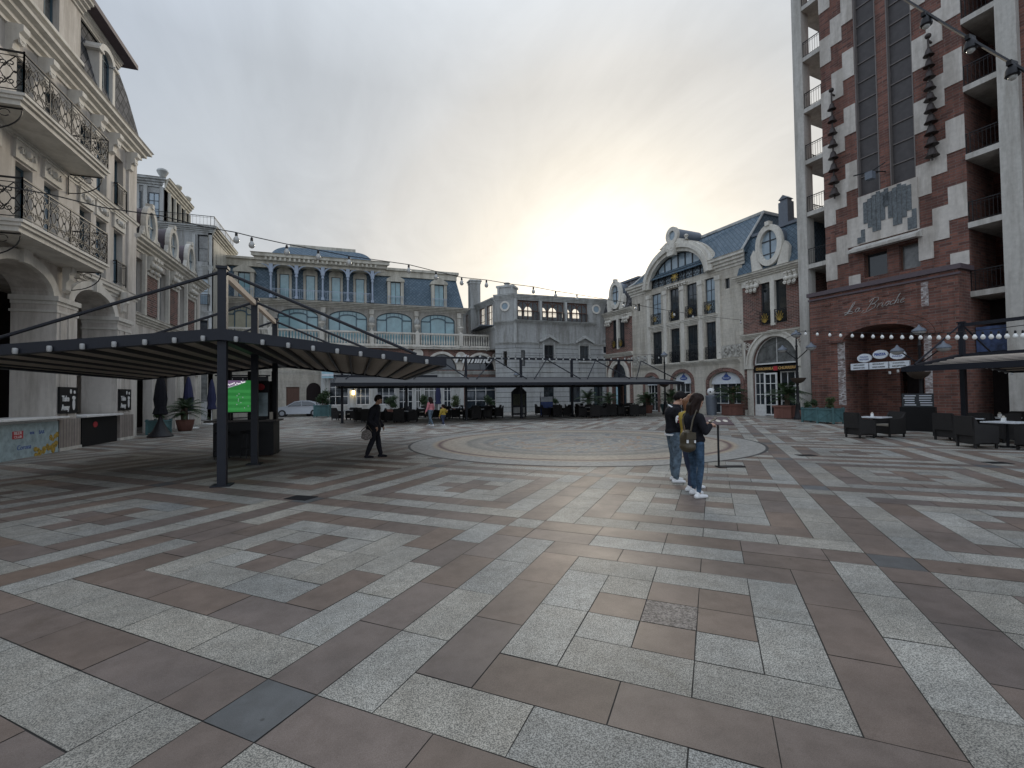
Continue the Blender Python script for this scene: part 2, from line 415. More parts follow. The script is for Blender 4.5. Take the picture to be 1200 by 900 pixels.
def place(proto, loc, rz, label, used):
    o = proto if not used else copy_tree(proto)
    used.append(1); o.location = loc; o.rotation_euler = (0, 0, rz); o['label'] = label
    return o
WR = random.Random(11)
def window(parent, F, u0, u1, z0, z1, d, fm='frame_dark', gm='glass', nx=1, nz=1, fw=.06, rise=0, name='window', mw=.035, low=None, label=None):
    mb = MB(F); t = .07
    mb.box(u0, u0+fw, d-t, d, z0, z1); mb.box(u1-fw, u1, d-t, d, z0, z1); mb.box(u0+fw, u1-fw, d-t, d, z0, z0+fw)
    if rise: mb.arc2((u0+u1)/2, z1, (u1-u0)/2-fw, rise-fw, fw, d-t, d, 14)
    else: mb.box(u0+fw, u1-fw, d-t, d, z1-fw, z1)
    for i in range(1, nx):
        u = u0+(u1-u0)*i/nx; zt = z1-fw
        if rise: zt = z1 + rise*sqrt(max(0, 1-((u-(u0+u1)/2)/((u1-u0)/2))**2))-fw*.5
        mb.box(u-mw/2, u+mw/2, d-t+.005, d-.005, z0+fw, zt)
    for i in range(1, nz):
        z = z0+(z1-z0)*i/nz; mb.box(u0+fw, u1-fw, d-t+.008, d-.008, z-mw/2, z+mw/2)
    if rise: mb.box(u0+fw, u1-fw, d-t+.008, d-.008, z1-mw/2, z1+mw/2)
    f = mb.build(name, fm, parent, label=label)
    if gm in ('glass_sky', 'glass'):
        q_ = WR.random(); gm = {'glass_sky': ('glass_sky' if q_ < .45 else 'glass_curtain' if q_ < .75 else 'glass_deep'), 'glass': ('glass' if q_ < .55 else 'glass_deep' if q_ < .85 else 'glass_curtain')}[gm]
    g = MB(F)
    if rise:
        P = [(u0+.02, z0+.02), (u1-.02, z0+.02)] + [((u0+u1)/2+((u1-u0)/2-.02)*cos(pi*i/14), z1+(rise-.02)*sin(pi*i/14)) for i in range(15)]
        g.prism(P, d-t+.01, d-t+.03)
    else: g.box(u0+.02, u1-.02, d-t+.01, d-t+.03, z0+.02, z1-.02)
    g.build('pane', gm, f, smooth=False)
    return f
def railing(parent, F, pts, z, h=1.0, m='iron', gold=None, step=.16, name='railing', curls=True):
    """wrought iron railing along a polyline of (u, d) points"""
    mb = MB(F)
    for (a, b) in zip(pts, pts[1:]):
        a, b = Vector((*a, 0)), Vector((*b, 0)); L = (b-a).length; n = max(1, int(L/step))
        mb.tube([a+Vector((0, 0, z+h)), b+Vector((0, 0, z+h))], .03, 4); mb.tube([a+Vector((0, 0, z+.08)), b+Vector((0, 0, z+.08))], .015, 4)
        mb.tube([a+Vector((0, 0, z+h-.12)), b+Vector((0, 0, z+h-.12))], .012, 4)
        for i in range(n+1):
            p = a+(b-a)*i/n
            if i % 7 == 0 or i == n: mb.tube([p+Vector((0, 0, z)), p+Vector((0, 0, z+h+.04))], .022, 4)
            elif not curls: mb.tube([p+Vector((0, 0, z+.08)), p+Vector((0, 0, z+h))], .010, 4)
        if curls:
            dr = (b-a).normalized(); m_ = max(1, int(L/.33)); q = L/m_/2
            UZ = Vector((0, 0, 1))
            def spi(c, r0, turns, a0, sg):
                P = [c+dr*(sg*r0*(1-k/14*.8)*cos(a0+turns*2*pi*k/14))+UZ*(r0*(1-k/14*.8)*sin(a0+turns*2*pi*k/14)) for k in range(15)]
                mb.tube(P, .014, 4)
            for i in range(m_):
                c = a+dr*((i+.5)*L/m_)+UZ*z
                for sg in (-1, 1):
                    spi(c+dr*sg*q*.5+UZ*h*.70, q*.55, 1.2, -pi/2, sg)
                    spi(c+dr*sg*q*.5+UZ*h*.27, q*.6, 1.2, pi/2, -sg)
                    mb.tube([c+UZ*(h*.1), c+dr*sg*q*.85+UZ*h*.3, c+dr*sg*q*.2+UZ*h*.5, c+dr*sg*q*.9+UZ*h*.72, c+UZ*(h-.13)], .013, 4)
                mb.ball(c+UZ*h*.5, .035, 4)
    r = mb.build(name, m, parent)
    return r
# ------------------------------------------------------------------ ground
UNIT = .385
LA = radians(42.3)                          # paving lattice turned against the buildings
LX = Vector((cos(LA), -sin(LA), 0)); LY = Vector((sin(LA), cos(LA), 0))
LO = LX*(-.865*UNIT) + LY*(9.593*UNIT)      # centre of the nearest square motif
CC = Vector((7.58, 14.95, 0)); CR = 5.97
def lat(x, y, z=0): return LO + LX*(x*UNIT) + LY*(y*UNIT) + Vector((0, 0, z))
g = MB(); g.add([(-900, -500, 0), (900, -500, 0), (900, 1500, 0), (-900, 1500, 0)], [(0, 1, 2, 3)])
tag(g.build('ground', 'asphalt', smooth=False), kind='structure')
g = MB(); g.add([(-17, -14, .004), (34, -14, .004), (34, 60, .004), (-17, 60, .004)], [(0, 1, 2, 3)])
tag(g.build('paving_bed', 'joint', smooth=False), kind='structure')
def build_paving():
    vs, fs, mi, tn = [], [], [], []
    rnd = random.Random(3)
    G = .0065
    def tile(x0, x1, y0, y1, m):
        c = lat((x0+x1)/2, (y0+y1)/2)
        if not (-16.5 < c.x < 33 and -13.5 < c.y < 59): return
        f = (c-Vector((0, 0, 0))).dot(Vector((_F.x, _F.y, 0)))
        if f < -9: return
        r = (c-CC).length
        if r < CR-.55: return
        if m == 3: pass
        elif rnd.random() < .018: m = 1-m if m < 2 else m
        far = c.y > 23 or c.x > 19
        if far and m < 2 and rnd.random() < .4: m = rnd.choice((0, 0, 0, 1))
        P = [lat(x0, y0), lat(x1, y0), lat(x1, y1), lat(x0, y1)]
        P = [p+(c-p).normalized()*.0 for p in P]
        gx = G*.5/UNIT
        dz = .008+rnd.uniform(-.0012, .0012)
        j = [rnd.uniform(0, .004) for _ in range(4)]
        n = len(vs)
        for (a, b, sx, sy) in ((x0, y0, 1, 1), (x1, y0, -1, 1), (x1, y1, -1, -1), (x0, y1, 1, -1)):
            vs.append(lat(a+sx*gx*rnd.uniform(.6, 1.7), b+sy*gx*rnd.uniform(.6, 1.7), dz))
        fs.append((n, n+1, n+2, n+3)); mi.append(m)
        v = rnd.uniform(.84, 1.10)*(1.0+.45*min(1, max(0, (c.y-17)/8, (c.x-13)/9)) if c.x > -6 else .95)  # slabs lighten with distance: grazing sky sheen put into the tint
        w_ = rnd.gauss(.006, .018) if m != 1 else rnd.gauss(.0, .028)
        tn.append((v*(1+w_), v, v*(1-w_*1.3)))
    def strip(x, y, dx, dy, L, m, seg=2, wd=1):
        t = 0
        while t < L-1e-6:
            s = min(seg, L-t)
            a, b = t, t+s
            if dx: tile(x+min(dx*a, dx*b), x+max(dx*a, dx*b), y, y+1, m)
            else: tile(x, x+1, y+min(dy*a, dy*b), y+max(dy*a, dy*b), m)
            t += s
    def ring(cx, cy, r, m):                 # pinwheel ring, outer half width r
        L = 2*r-1
        strip(cx-r, cy+r-1, 1, 0, L, m); strip(cx+r-1, cy+r, 0, -1, L, m)
        strip(cx+r, cy-r, -1, 0, L, m); strip(cx-r, cy-r+L, 0, -1, L, m) if False else strip(cx-r, cy-r, 0, 1, L, m)
    for i in range(-9, 14):
        for k in range(-6, 16):
            cx, cy = i*10, k*10
            if not (-30 < lat(cx, cy).x < 45 and -25 < lat(cx, cy).y < 70): continue
            for a in (-1, 0, 1):
                for b in (-1, 0, 1):
                    m = 0 if (a and b) else 1
                    tile(cx+a-.5, cx+a+.5, cy+b-.5, cy+b+.5, m if (a or b) else (1 if (i, k) != (0, 0) else 3))
            ring(cx, cy, 2.5, 0); ring(cx, cy, 3.5, 1); ring(cx, cy, 4.5, 0)
            strip(cx-4.5, cy+4.5, 1, 0, 9, 1); strip(cx+4.5, cy-4.5, 0, 1, 9, 1)
            mm = 2
            if (i, k) == (-1, 0): mm = 0
            tile(cx+4.5, cx+5.5, cy+4.5, cy+5.5, mm)
    me = bpy.data.meshes.new('paving'); me.from_pydata(vs, [], fs)
    M['granite_rough'] = mat('granite_rough', (.075, .062, .055), .6, kind='specks', col2=(.30, .26, .23), sc=70, bump=.3, bs=70)
    for k in ('granite_light', 'granite_brown', 'granite_dark', 'granite_rough'): me.materials.append(M[k])
    me.polygons.foreach_set('material_index', mi)
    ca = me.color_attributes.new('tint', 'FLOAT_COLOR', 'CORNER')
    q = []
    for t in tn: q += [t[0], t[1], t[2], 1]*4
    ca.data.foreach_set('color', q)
    o = bpy.data.objects.new('paving', me); COL.objects.link(o); tag(o, kind='structure')
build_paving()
# round mosaic in the square
def mosaic():
    m = bpy.data.materials.new('mosaic'); m.use_nodes = True; t = m.node_tree; L = t.links.new; ns = t.nodes
    b = ns['Principled BSDF']; b.inputs['Roughness'].default_value = .6; b.inputs['Specular IOR Level'].default_value = .3
    def nn(ty, **a):
        x = ns.new(ty)
        for p, q in a.items(): setattr(x, p, q)
        return x
    ob = nn('ShaderNodeTexCoord').outputs['Object']
    ln = nn('ShaderNodeVectorMath', operation='LENGTH'); L(ob, ln.inputs[0])
    dv = nn('ShaderNodeMath', operation='DIVIDE'); L(ln.outputs['Value'], dv.inputs[0]); dv.inputs[1].default_value = CR
    # wobble for the figured middle
    nzz = nn('ShaderNodeTexNoise'); nzz.inputs['Scale'].default_value = .55; nzz.inputs['Detail'].default_value = 3; nzz.inputs['Distortion'].default_value = 3.0; L(ob, nzz.inputs[0])
    r = nn('ShaderNodeValToRGB'); e = r.color_ramp.elements
    S = [(0, (0.274, 0.230, 0.176)), (.10, (0.242, 0.112, 0.084)), (.13, (0.084, 0.077, 0.070)), (.16, (0.325, 0.289, 0.235)), (.30, (0.351, 0.315, 0.261)), (.34, (0.174, 0.115, 0.109)), (.37, (0.328, 0.301, 0.247)),
         (.45, (0.213, 0.204, 0.196)), (.48, (0.306, 0.289, 0.244)), (.55, (0.114, 0.114, 0.114)), (.58, (0.305, 0.277, 0.232)), (.66, (0.208, 0.192, 0.163)), (.685, (0.347, 0.302, 0.240)), (.80, (0.366, 0.304, 0.232)),
         (.825, (0.116, 0.064, 0.064)), (.845, (0.363, 0.292, 0.209)), (.875, (0.285, 0.275, 0.25)), (.985, (0.30, 0.288, 0.26)), (.988, (0.050, 0.050, 0.050)), (1, (0.050, 0.050, 0.050))]
    while len(e) < len(S): e.new(.5)
    for q, (p, c) in zip(e, S): q.position = p; q.color = (*c, 1)
    L(dv.outputs[0], r.inputs[0])
    r2 = nn('ShaderNodeValToRGB'); e = r2.color_ramp.elements
    S = [(0, (0.073, 0.086, 0.100)), (.38, (0.170, 0.180, 0.188)), (.45, (0.400, 0.362, 0.290)), (.52, (0.223, 0.242, 0.250)), (.57, (0.370, 0.227, 0.115)), (.63, (0.375, 0.339, 0.285)), (.8, (0.110, 0.167, 0.185))]
    while len(e) < len(S): e.new(.5)
    for q, (p, c) in zip(e, S): q.position = p; q.color = (*c, 1)
    L(nzz.outputs[0], r2.inputs[0])
    mr = nn('ShaderNodeMapRange'); mr.inputs[1].default_value = .5; mr.inputs[2].default_value = .62; mr.inputs[3].default_value = .75; mr.inputs[4].default_value = 0; L(dv.outputs[0], mr.inputs[0])
    x = nn('ShaderNodeMix', data_type='RGBA'); L(mr.outputs[0], x.inputs[0]); L(r.outputs[0], x.inputs[6]); L(r2.outputs[0], x.inputs[7])
    vo = nn('ShaderNodeTexVoronoi'); vo.inputs['Scale'].default_value = 14; L(ob, vo.inputs[0])
    hs = nn('ShaderNodeValToRGB'); hs.color_ramp.elements[0].color = (.72, .72, .72, 1); hs.color_ramp.elements[1].color = (1.05, 1.05, 1.05, 1)
    sp = nn('ShaderNodeSeparateColor'); L(vo.outputs['Color'], sp.inputs[0]); L(sp.outputs[0], hs.inputs[0])
    y = nn('ShaderNodeMix', data_type='RGBA', blend_type='MULTIPLY'); y.inputs[0].default_value = 1; L(x.outputs[2], y.inputs[6]); L(hs.outputs[0], y.inputs[7])
    # radial joints between the slabs of the rim
    L(y.outputs[2], b.inputs['Base Color']); M['mosaic'] = m
mosaic()
me = MB(); n = 128
me.add([(CR*cos(2*pi*i/n), CR*sin(2*pi*i/n), 0) for i in range(n)], [tuple(range(n))])
o = me.build('mosaic_circle', 'mosaic', smooth=False); o.location = (CC.x, CC.y, .0135); tag(o, kind='structure')
# ------------------------------------------------------------------ facade frames: (u along the wall, d out of it, z up) -> world
FL = lambda u, d, z: (-9.6+d, u, z)
FM = lambda u, d, z: (u, 48-d, z)
FG = lambda u, d, z: (u, 43.9-d, z)
_th = radians(5.9); T_ = Vector((-sin(_th), cos(_th), 0)); NR_ = Vector((-cos(_th), -sin(_th), 0)); OR_ = Vector((27.7, 24.3, 0))
def FR(u, d, z): p = OR_+T_*u+NR_*d; return (p.x, p.y, z)
def cornice(mb, u0, u1, z0, z1, out, m0=0, m1=0, d=0, steps=4):
    P = [(d-.05, z0)]
    for i in range(steps):
        a = out*((i+.6)/steps)**1.2; z = z0+(z1-z0)*i/steps
        P += [(d+a, z), (d+a, z+(z1-z0)/steps*.72)]
    P += [(d+out, z1), (d-.05, z1)]
    return mb.prism_u(P, u0, u1, m0, m1)
def bracket(mb, u, d, z, w_=.22, h=.55, p=.35):
    P = [(d, z), (d+p, z), (d+p, z-h*.2), (d+p*.75, z-h*.3), (d+p*.8, z-h*.5), (d+p*.45, z-h*.62), (d+p*.4, z-h*.9), (d, z-h)]
    return mb.prism_u(P, u-w_/2, u+w_/2)
def scroll(mb, u, d, z, r=.16):
    mb.tube([(u+r*(1-k/16*.75)*cos(k*.75), d, z+r*(1-k/16*.75)*sin(k*.75)) for k in range(17)], .035, 5)

# ================================================================== left hotel
H = thing('hotel_building', 'pale plaster hotel with iron balconies and an arcade at the left edge', 'building', (-9.6, 17, 0))
U1 = 25.5
mb = MB(FL)
wins1 = [15.2, 16.5, 18.05, 19.4, 21.45, 22.6, 24.0]
ww = .39
holes = [(c-ww, c+ww, 6.62, 8.9) for c in wins1] + [(c-ww, c+ww, 9.95, 12.1) for c in wins1] + [(8+2*i, 9+2*i, 6.9, 8.9) for i in range(3)]
arch = [(16.4, 19.33, 0, 5.15, .75), (20.5, 23.45, 0, 5.15, .75), (12.3, 15.2, 0, 5.15, .75), (8.2, 11.1, 0, 5.15, .75)]
mb.wall(4, U1, 0, 6.3, -.95, 0, arch)
mb.wall(4, U1, 6.3, 12.75, -.35, 0, holes)
mb.wall(4, 21.05, 13.3, 16.2, -.35, -.02, [(18.9, 19.75, 14.25, 15.6), (15.6, 16.5, 14.25, 15.6)])
mb.box(4, U1, -8, -.95, 6.2, 6.5)
mb.box(4, U1, -8, -7.7, 0, 12.8); mb.box(U1-.3, U1, -7.7, -.35, 6.5, 12.75); mb.box(U1-.3, U1, -7.7, -.95, 0, 6.2); mb.box(4, U1, -7.7, -.35, 12.4, 12.75)
mb.box(4, U1-.3, -1.6, -1.5, 6.5, 12.4)
# thickened pier at the far corner
mb.box(24.75, U1+.02, 0, .08, 0, 12.7)
mb.build('wall', 'plaster', H)
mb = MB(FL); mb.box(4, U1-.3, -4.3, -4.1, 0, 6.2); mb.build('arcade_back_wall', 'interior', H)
mb = MB(FL); mb.box(20.6, 21.6, -4.1, -4.05, .9, 4.2); mb.box(23.3, 24.3, -4.1, -4.05, .4, 4.4); mb.build('red_panel', 'interior_red', H)
mb = MB(FL); mb.box(22.4, 22.75, -4.1, -4.03, .9, 3.6); mb.build('door_leaf', 'cream', H)
# trim: cornices, arch bands, capitals
mb = MB(FL)
cornice(mb, 4, U1+.1, 12.72, 13.4, .55, m1=.9)
cornice(mb, 4, U1+.05, 9.55, 9.85, .16, steps=3, m1=.8)
cornice(mb, 20.9, U1+.05, 6.05, 6.45, .22, steps=3, m1=.8)
cornice(mb, 4, 21.1, 16.1, 16.6, .4)
mb.box(4, 21.06, -.02, .08, 13.3, 13.6); mb.box(4, 21.06, -.02, .1, 14.1, 14.22)
for a, b, _, zs, rs in arch:
    mb.arc2((a+b)/2, zs, (b-a)/2, rs, .32, 0, .14, 18)
    mb.box((a+b)/2-.2, (a+b)/2+.2, .1, .24, zs+rs-.05, zs+rs+.42)
for u in (7.55, 11.7, 15.8, 19.92, 24.05):
    mb.box(u-.68, u+.68, -1.0, .30, 5.0, 5.16); mb.box(u-.62, u+.62, -.98, .24, 4.88, 5.0); mb.box(u-.64, u+.64, -1.0, .25, 4.62, 4.7)
    bracket(mb, u, .14, 6.3, .3, .9, .25)
for c in wins1:
    for z in (8.92, ):
        mb.box(c-ww-.1, c+ww+.1, 0, .07, z+.05, z+.6); mb.box(c-ww-.14, c+ww+.14, 0, .11, z+.6, z+.66)
        mb.tube([(c-ww*.9+k*ww*.15, .09, z+.33+.11*sin(k*1.9)) for k in range(13)], .035, 5)
        mb.ball((c, .08, z+.34), .12, 6)
for c in (16.0, 17.3, 18.75, 20.4, 21.9, 23.2, 24.8): 
    bracket(mb, c, 0, 12.75, .3, .85, .42); scroll(mb, c, .3, 12.3, .14)
for i in range(9):
    mb.box(5.2+i*1.75, 6.3+i*1.75, -.02, .03, 13.68, 14.02)
mb.build('cornice', 'plaster_trim', H)
# piers
for u in (7.55, 11.7, 15.8, 19.92, 24.05):
    mb = MB(FL); mb.box(u-.595, u+.595, -.97, .22, 1.06, 4.9); mb.box(u-.42, u-.12, .22, .25, 1.1, 4.6); mb.box(u+.02, u+.38, .22, .25, 1.1, 4.6)
    mb.build('pier', 'plaster', H)
M['wood_panel'] = mat('wood_panel', (.36, .31, .27), .8, kind='plank', col2=(.30, .26, .23), bw=.16, bh=3, ms=.012, mortar=(.12, .1, .09), dirt=.3)
for u in (7.55, 11.7, 15.8, 19.92, 24.05):
    mb = MB(FL); mb.box(u-.62, u+.62, -1.0, .34, .1, 1.06); mb.build('pier_plinth', 'wood_panel', H)
    mb = MB(FL); mb.box(u-.65, u+.65, -1.02, .37, 0, .11); mb.build('plinth_base', 'stone_trim', H)
for c in wins1:
    window(H, FL, c-ww, c+ww, 6.62, 8.9, -.22, 'frame_teal', 'glass_sky', 2, 1)
    window(H, FL, c-ww, c+ww, 9.95, 12.1, -.22, 'frame_teal', 'glass_sky', 2, 1)
for c in (19.32, 16.05): window(H, FL, c-.42, c+.42, 14.25, 15.6, -.2, 'frame_teal', 'glass_sky', 2, 1)
for c in (24.0, ):
    railing(H, FL, [(c-.42, -.02), (c-.42, .12), (c+.42, .12), (c+.42, -.02)], 6.6, .95, step=.12, curls=False)
    railing(H, FL, [(c-.42, -.02), (c-.42, .12), (c+.42, .12), (c+.42, -.02)], 9.9, .95, step=.12, curls=False)
# the two long balconies
for zb, lab in ((6.27, 'lower balcony slab with moulded edge'), (9.72, 'upper balcony slab with moulded edge')):
    mb = MB(FL)
    mb.box(15.95, 20.4, -.05, 1.02, zb, zb+.28); mb.box(15.9, 20.45, -.05, 1.1, zb+.14, zb+.24); mb.box(15.86, 20.5, -.05, 1.16, zb+.24, zb+.32)
    bal = mb.build('balcony', 'plaster_trim', H, label=lab)
    railing(bal, FL, [(15.92, 0), (15.92, 1.1), (20.42, 1.1), (20.42, 0)], zb+.32, 1.12)
    mb = MB(FL)
    for u in (16.1, 20.3):
        mb.tube([(u, .03, zb-.75), (u, .03, zb-.02)], .022, 4); mb.tube([(u, .03, zb-.03), (u, 1.0, zb-.03)], .022, 4)
        mb.tube([(u, .03+.95*sin(k/8*pi/2), zb-.7+.62*(1-cos(k/8*pi/2))) for k in range(9)], .018, 4)
        for q in (.3, .6): mb.tube([(u, q+.12*cos(k*.7), zb-.17+.1*sin(k*.7)) for k in range(9)], .012, 4)
    mb.build('balcony_bracket', 'iron', bal)
# roof
mb = MB(FL)
mb.prism_u([(.25, 13.4), (.05, 14.2), (-.35, 15.8), (-.75, 17.05), (-1.2, 17.05), (-1.2, 13.4)], 21.05, U1+.1, 0, 0)
mb.prism([(U1+.1, 13.4), (U1-.15, 15.0), (U1-.6, 17.05), (U1-2, 17.05), (U1-2, 13.4)], -6, -.7)
rf = mb.build('roof', 'slate_dark', H)
mb = MB(FL); cornice(mb, 4, U1-.2, 16.75, 17.15, .2, d=-.55)
mb.build('eave_trim', 'plaster_trim', rf)
mb = MB(FL); mb.box(4, U1+.15, -7, -.02, 17.15, 17.32); mb.prism_u([(.05, 17.1), (.05, 17.3), (-4, 18.4), (-7, 17.3), (-7, 17.1)], 4, U1+.15); mb.build('roof_edge', 'roof_edge', rf)
mb = MB(FL); mb.box(4, 21, -7, -.4, 13.3, 17.15); mb.build('attic_core', 'plaster', H)
# dormer
mb = MB(FL); c = 22.55
mb.box(c-.62, c-.42, -1.0, .18, 13.75, 15.4); mb.box(c+.42, c+.62, -1.0, .18, 13.75, 15.4); mb.box(c-.62, c+.62, -1.0, .22, 13.62, 13.8)
mb.arc2(c, 15.4, .42, .32, .22, -1.0, .2, 12); mb.box(c-.42, c+.42, -1, -.1, 13.8, 15.7); mb.box(c-.8, c-.42, -.9, .26, 15.36, 15.46); mb.box(c+.42, c+.8, -.9, .26, 15.36, 15.46)
dm = mb.build('dormer', 'plaster_trim', rf)
window(rf, FL, c-.42, c+.42, 13.82, 15.4, .05, 'frame_teal', 'glass_sky', 2, 1, rise=.3)

# ================================================================== brick building with round dormers, beyond the hotel
B = thing('brick_building', 'brick and stone building with three round dormers, left side behind the canopy', 'building', (-9.8, 30.6, 0))
F2 = lambda u, d, z: (-9.8+d, u, z)
mb = MB(F2)
cs = [27.0+2.92*i for i in range(4)]
bays = [(26.0, 27.0), (28.5, 29.9), (31.4, 32.8), (34.3, 35.2)]
mb.wall(25.55, 35.8, 5.3, 8.95, -.4, 0, [(a, b, 5.9, 8.5) for a, b in bays])
mb.wall(25.55, 35.8, 0, 5.3, -.4, 0, [(26.2, 28.2, 0, 3.2, .9), (29.2, 31.4, 0, 3.2, .9), (32.6, 34.8, 0, 3.2, .9)])
mb.box(25.55, 35.8, -6, -5.8, 0, 9.4); mb.box(35.5, 35.8, -5.8, -.4, 0, 9.2); mb.box(25.55, 25.8, -5.8, -.4, 0, 9.2)
mb.build('wall', 'plaster', B)
mb = MB(F2); mb.box(25.8, 35.5, -3.2, -3.0, 0, 5.3); mb.box(25.8, 35.5, -5.8, -.4, 5.2, 5.35); mb.build('back_wall', 'interior', B)
for a, b in ((27.15, 28.4), (30.05, 31.3), (32.95, 34.2)): mb = MB(F2); mb.box(a, b, .003, .12, 5.9, 7.9); mb.build('brick_pier', 'brick_red', B)
mb = MB(F2)
cornice(mb, 25.55, 35.9, 8.8, 9.4, .5, m1=.9); cornice(mb, 25.55, 35.85, 5.3, 5.75, .3, m1=.8)
for a, b in ((27.15, 28.4), (30.05, 31.3), (32.95, 34.2)):
    for u in (a+.2, (a+b)/2, b-.2): bracket(mb, u, .05, 8.8, .3, .75, .35); mb.ball((u, .3, 8.35), .14, 6); mb.ball((u, .26, 8.05), .1, 6)
    mb.box(a-.03, b+.03, .05, .17, 7.85, 8.0)
for u in (26.95, 28.5, 29.92, 31.4, 32.8, 34.3): mb.box(u-.09, u+.09, 0, .16, 5.7, 8.8)
for a, b, zs in ((26.2, 28.2, 3.2), (29.2, 31.4, 3.2), (32.6, 34.8, 3.2)): mb.arc2((a+b)/2, zs, (b-a)/2, .9, .25, 0, .12, 14); mb.ball(((a+b)/2, .15, zs+1.3), .25, 6)
for u in (25.8, 28.7, 32.0, 35.3): mb.box(u-.28, u+.28, 0, .14, 0, 5.2)
mb.build('cornice', 'stone_trim', B)
for a, b in bays: window(B, F2, a, b, 5.9, 8.5, -.25, 'frame_teal', 'glass_sky', 2, 1)
mb = MB(F2); mb.prism_u([(.1, 9.4), (-.2, 10.2), (-1.0, 11.2), (-2.2, 11.9), (-5.9, 12.0), (-5.9, 9.4)], 25.6, 35.7); rf = mb.build('roof', 'slate_dark', B)
for c in (27.35, 30.35, 33.25):
    mb = MB(F2); mb.disc(c, 10.3, .6, .86, -1.9, .06, 24)
    mb.prism([(c-.6, 9.4), (c+.6, 9.4), (c+.6, 10.3), (c-.6, 10.3)], -1.9, .06)
    hood = mb.build('dormer_hood', 'roof_edge', B)
    mb = MB(F2)
    for i in range(24):
        a0, a1 = 2*pi*i/24, 2*pi*(i+1)/24
        mb.prism([(c+.46*cos(a0), 10.3+.72*sin(a0)), (c+.72*cos(a0), 10.3+1.0*sin(a0)), (c+.72*cos(a1), 10.3+1.0*sin(a1)), (c+.46*cos(a1), 10.3+.72*sin(a1))], .02, .24)
    mb.prism([(c-1.0, 9.4), (c-.4, 9.4), (c-.55, 9.75), (c-.75, 10.1)], .02, .2); mb.prism([(c+1.0, 9.4), (c+.4, 9.4), (c+.55, 9.75), (c+.75, 10.1)], .02, .2)
    scroll(mb, c-.85, .2, 9.62, .2); scroll(mb, c+.85, .2, 9.62, .2)
    mb.box(c-.13, c+.13, 0, .3, 11.2, 11.42)
    mb.build('round_frame', 'stone_trim', hood)
    mb = MB(F2); mb.disc(c, 10.3, .48, .74, .04, .1, 24); mb.build('pane', 'glass_sky', hood)
    mb = MB(F2); mb.box(c-.03, c+.03, .1, .14, 9.6, 11.0); mb.box(c-.45, c+.45, .1, .14, 10.27, 10.33); mb.build('mullion', 'frame_teal', hood)

# ================================================================== tall grey block closing the left side
B = thing('grey_block', 'tall grey apartment block with a setback top storey behind the left buildings', 'building', (-13, 44, 0))
F3 = lambda u, d, z: (u, 44-d, z)
mb = MB(F3)
mb.wall(-20, -11.2, 0, 15.6, -.35, 0, [(-12.25, -11.47, 13.06, 15.3), (-12.25, -11.47, 9.5, 11.7), (-12.25, -11.47, 5.9, 8.2), (-12.25, -11.47, 1.5, 4.4), (-15.4, -14.4, 9.5, 11.7)])
mb.box(-20, -11.5, -6.8, -.35, 15.2, 15.6); mb.box(-20, -11.2, -6.8, -6.5, 0, 15.6)
mb.box(-20, -14.6, -5.8, -.4, 15.6, 19.0)
mb.build('wall', 'grey_wall', B)
mb = MB(F3); mb.wall
F3s = lambda u, d, z: (-11.2+d, u, z)
mb = MB(F3s); mb.wall(44.0, 50.8, 0, 15.6, -.3, 0, [(46.0, 46.8, 9.5, 11.6), (48.4, 49.2, 9.5, 11.6), (46.0, 46.8, 5.8, 8.0), (48.4, 49.2, 5.8, 8.0)]); mb.build('side_wall', 'cream', B)
mb = MB(F3s)
for u in (45.4, 47.6): mb.disc(u, 13.6, .35, .5, 0, .08, 16)
cornice(mb, 44, 50.8, 15.2, 15.9, .5, m0=1); cornice(mb, 44, 50.8, 12.3, 12.6, .15)
mb.build('side_cornice', 'cream', B)
for z in (9.5, 5.8):
    for u in (46.0, 48.4): window(B, F3s, u, u+.8, z, z+2.1, -.15, 'frame_dark', 'glass_sky', 2, 1)
mb = MB(F3)
cornice(mb, -20, -11.2, 15.5, 16.0, .4, m1=1.1); cornice(mb, -12.5, -11.15, 12.35, 12.75, .12); cornice(mb, -20, -11.15, 8.6, 8.95, .15)
for u in (-12.5, -11.32): mb.box(u-.1, u+.12, 0, .1, 4.5, 15.3)
cornice(mb, -20, -14.5, 19.0, 19.7, .45, m1=1, d=-.35)
for i in range(20):
    a0, a1 = 2*pi*i/20, 2*pi*(i+1)/20
    mb.prism([(-14.2+.42*cos(a0), 12.9+.42*sin(a0)), (-14.2+.58*cos(a0), 12.9+.58*sin(a0)), (-14.2+.58*cos(a1), 12.9+.58*sin(a1)), (-14.2+.42*cos(a1), 12.9+.42*sin(a1))], 0, .08)
for u in (-16.5, -15.95, -14.85): mb.box(u-.13, u+.13, -.4, -.25, 16.0, 19.0)
mb.lathe(-14.9, -.6, [(.3, 0), (.25, .1), (.12, .2), (.3, .45), (.42, .7), (.35, .85), (.15, .95)], 12, 19.7)
mb.build('cornice', 'grey_trim', B)
for u0, u1 in ((-15.75, -15.0), (-17.1, -16.25)): window(B, F3, u0, u1, 16.5, 18.5, -.3, 'frame_dark', 'glass_sky', 2, 3)
for z0, z1 in ((13.06, 15.3), (9.5, 11.7), (5.9, 8.2), (1.5, 4.4)): window(B, F3, -12.25, -11.47, z0, z1, -.15, 'frame_dark', 'glass_sky', 1, 2)
window(B, F3, -15.4, -14.4, 9.5, 11.7, -.15, 'frame_dark', 'glass_sky', 2, 1)
F3t = lambda u, d, z: (-14.6+d, u, z)
mb = MB(F3t); mb.wall(44.4, 49.8, 15.9, 19.0, -.3, 0.0, [(45.0+1.2*i, 45.7+1.2*i, 16.4, 18.4) for i in range(4)])
for i in range(5): mb.tube([(44.7+1.2*i, .15, 16), (44.7+1.2*i, .15, 18.7)], .13, 8)
cornice(mb, 44.2, 49.8, 18.8, 19.6, .5, m0=1)
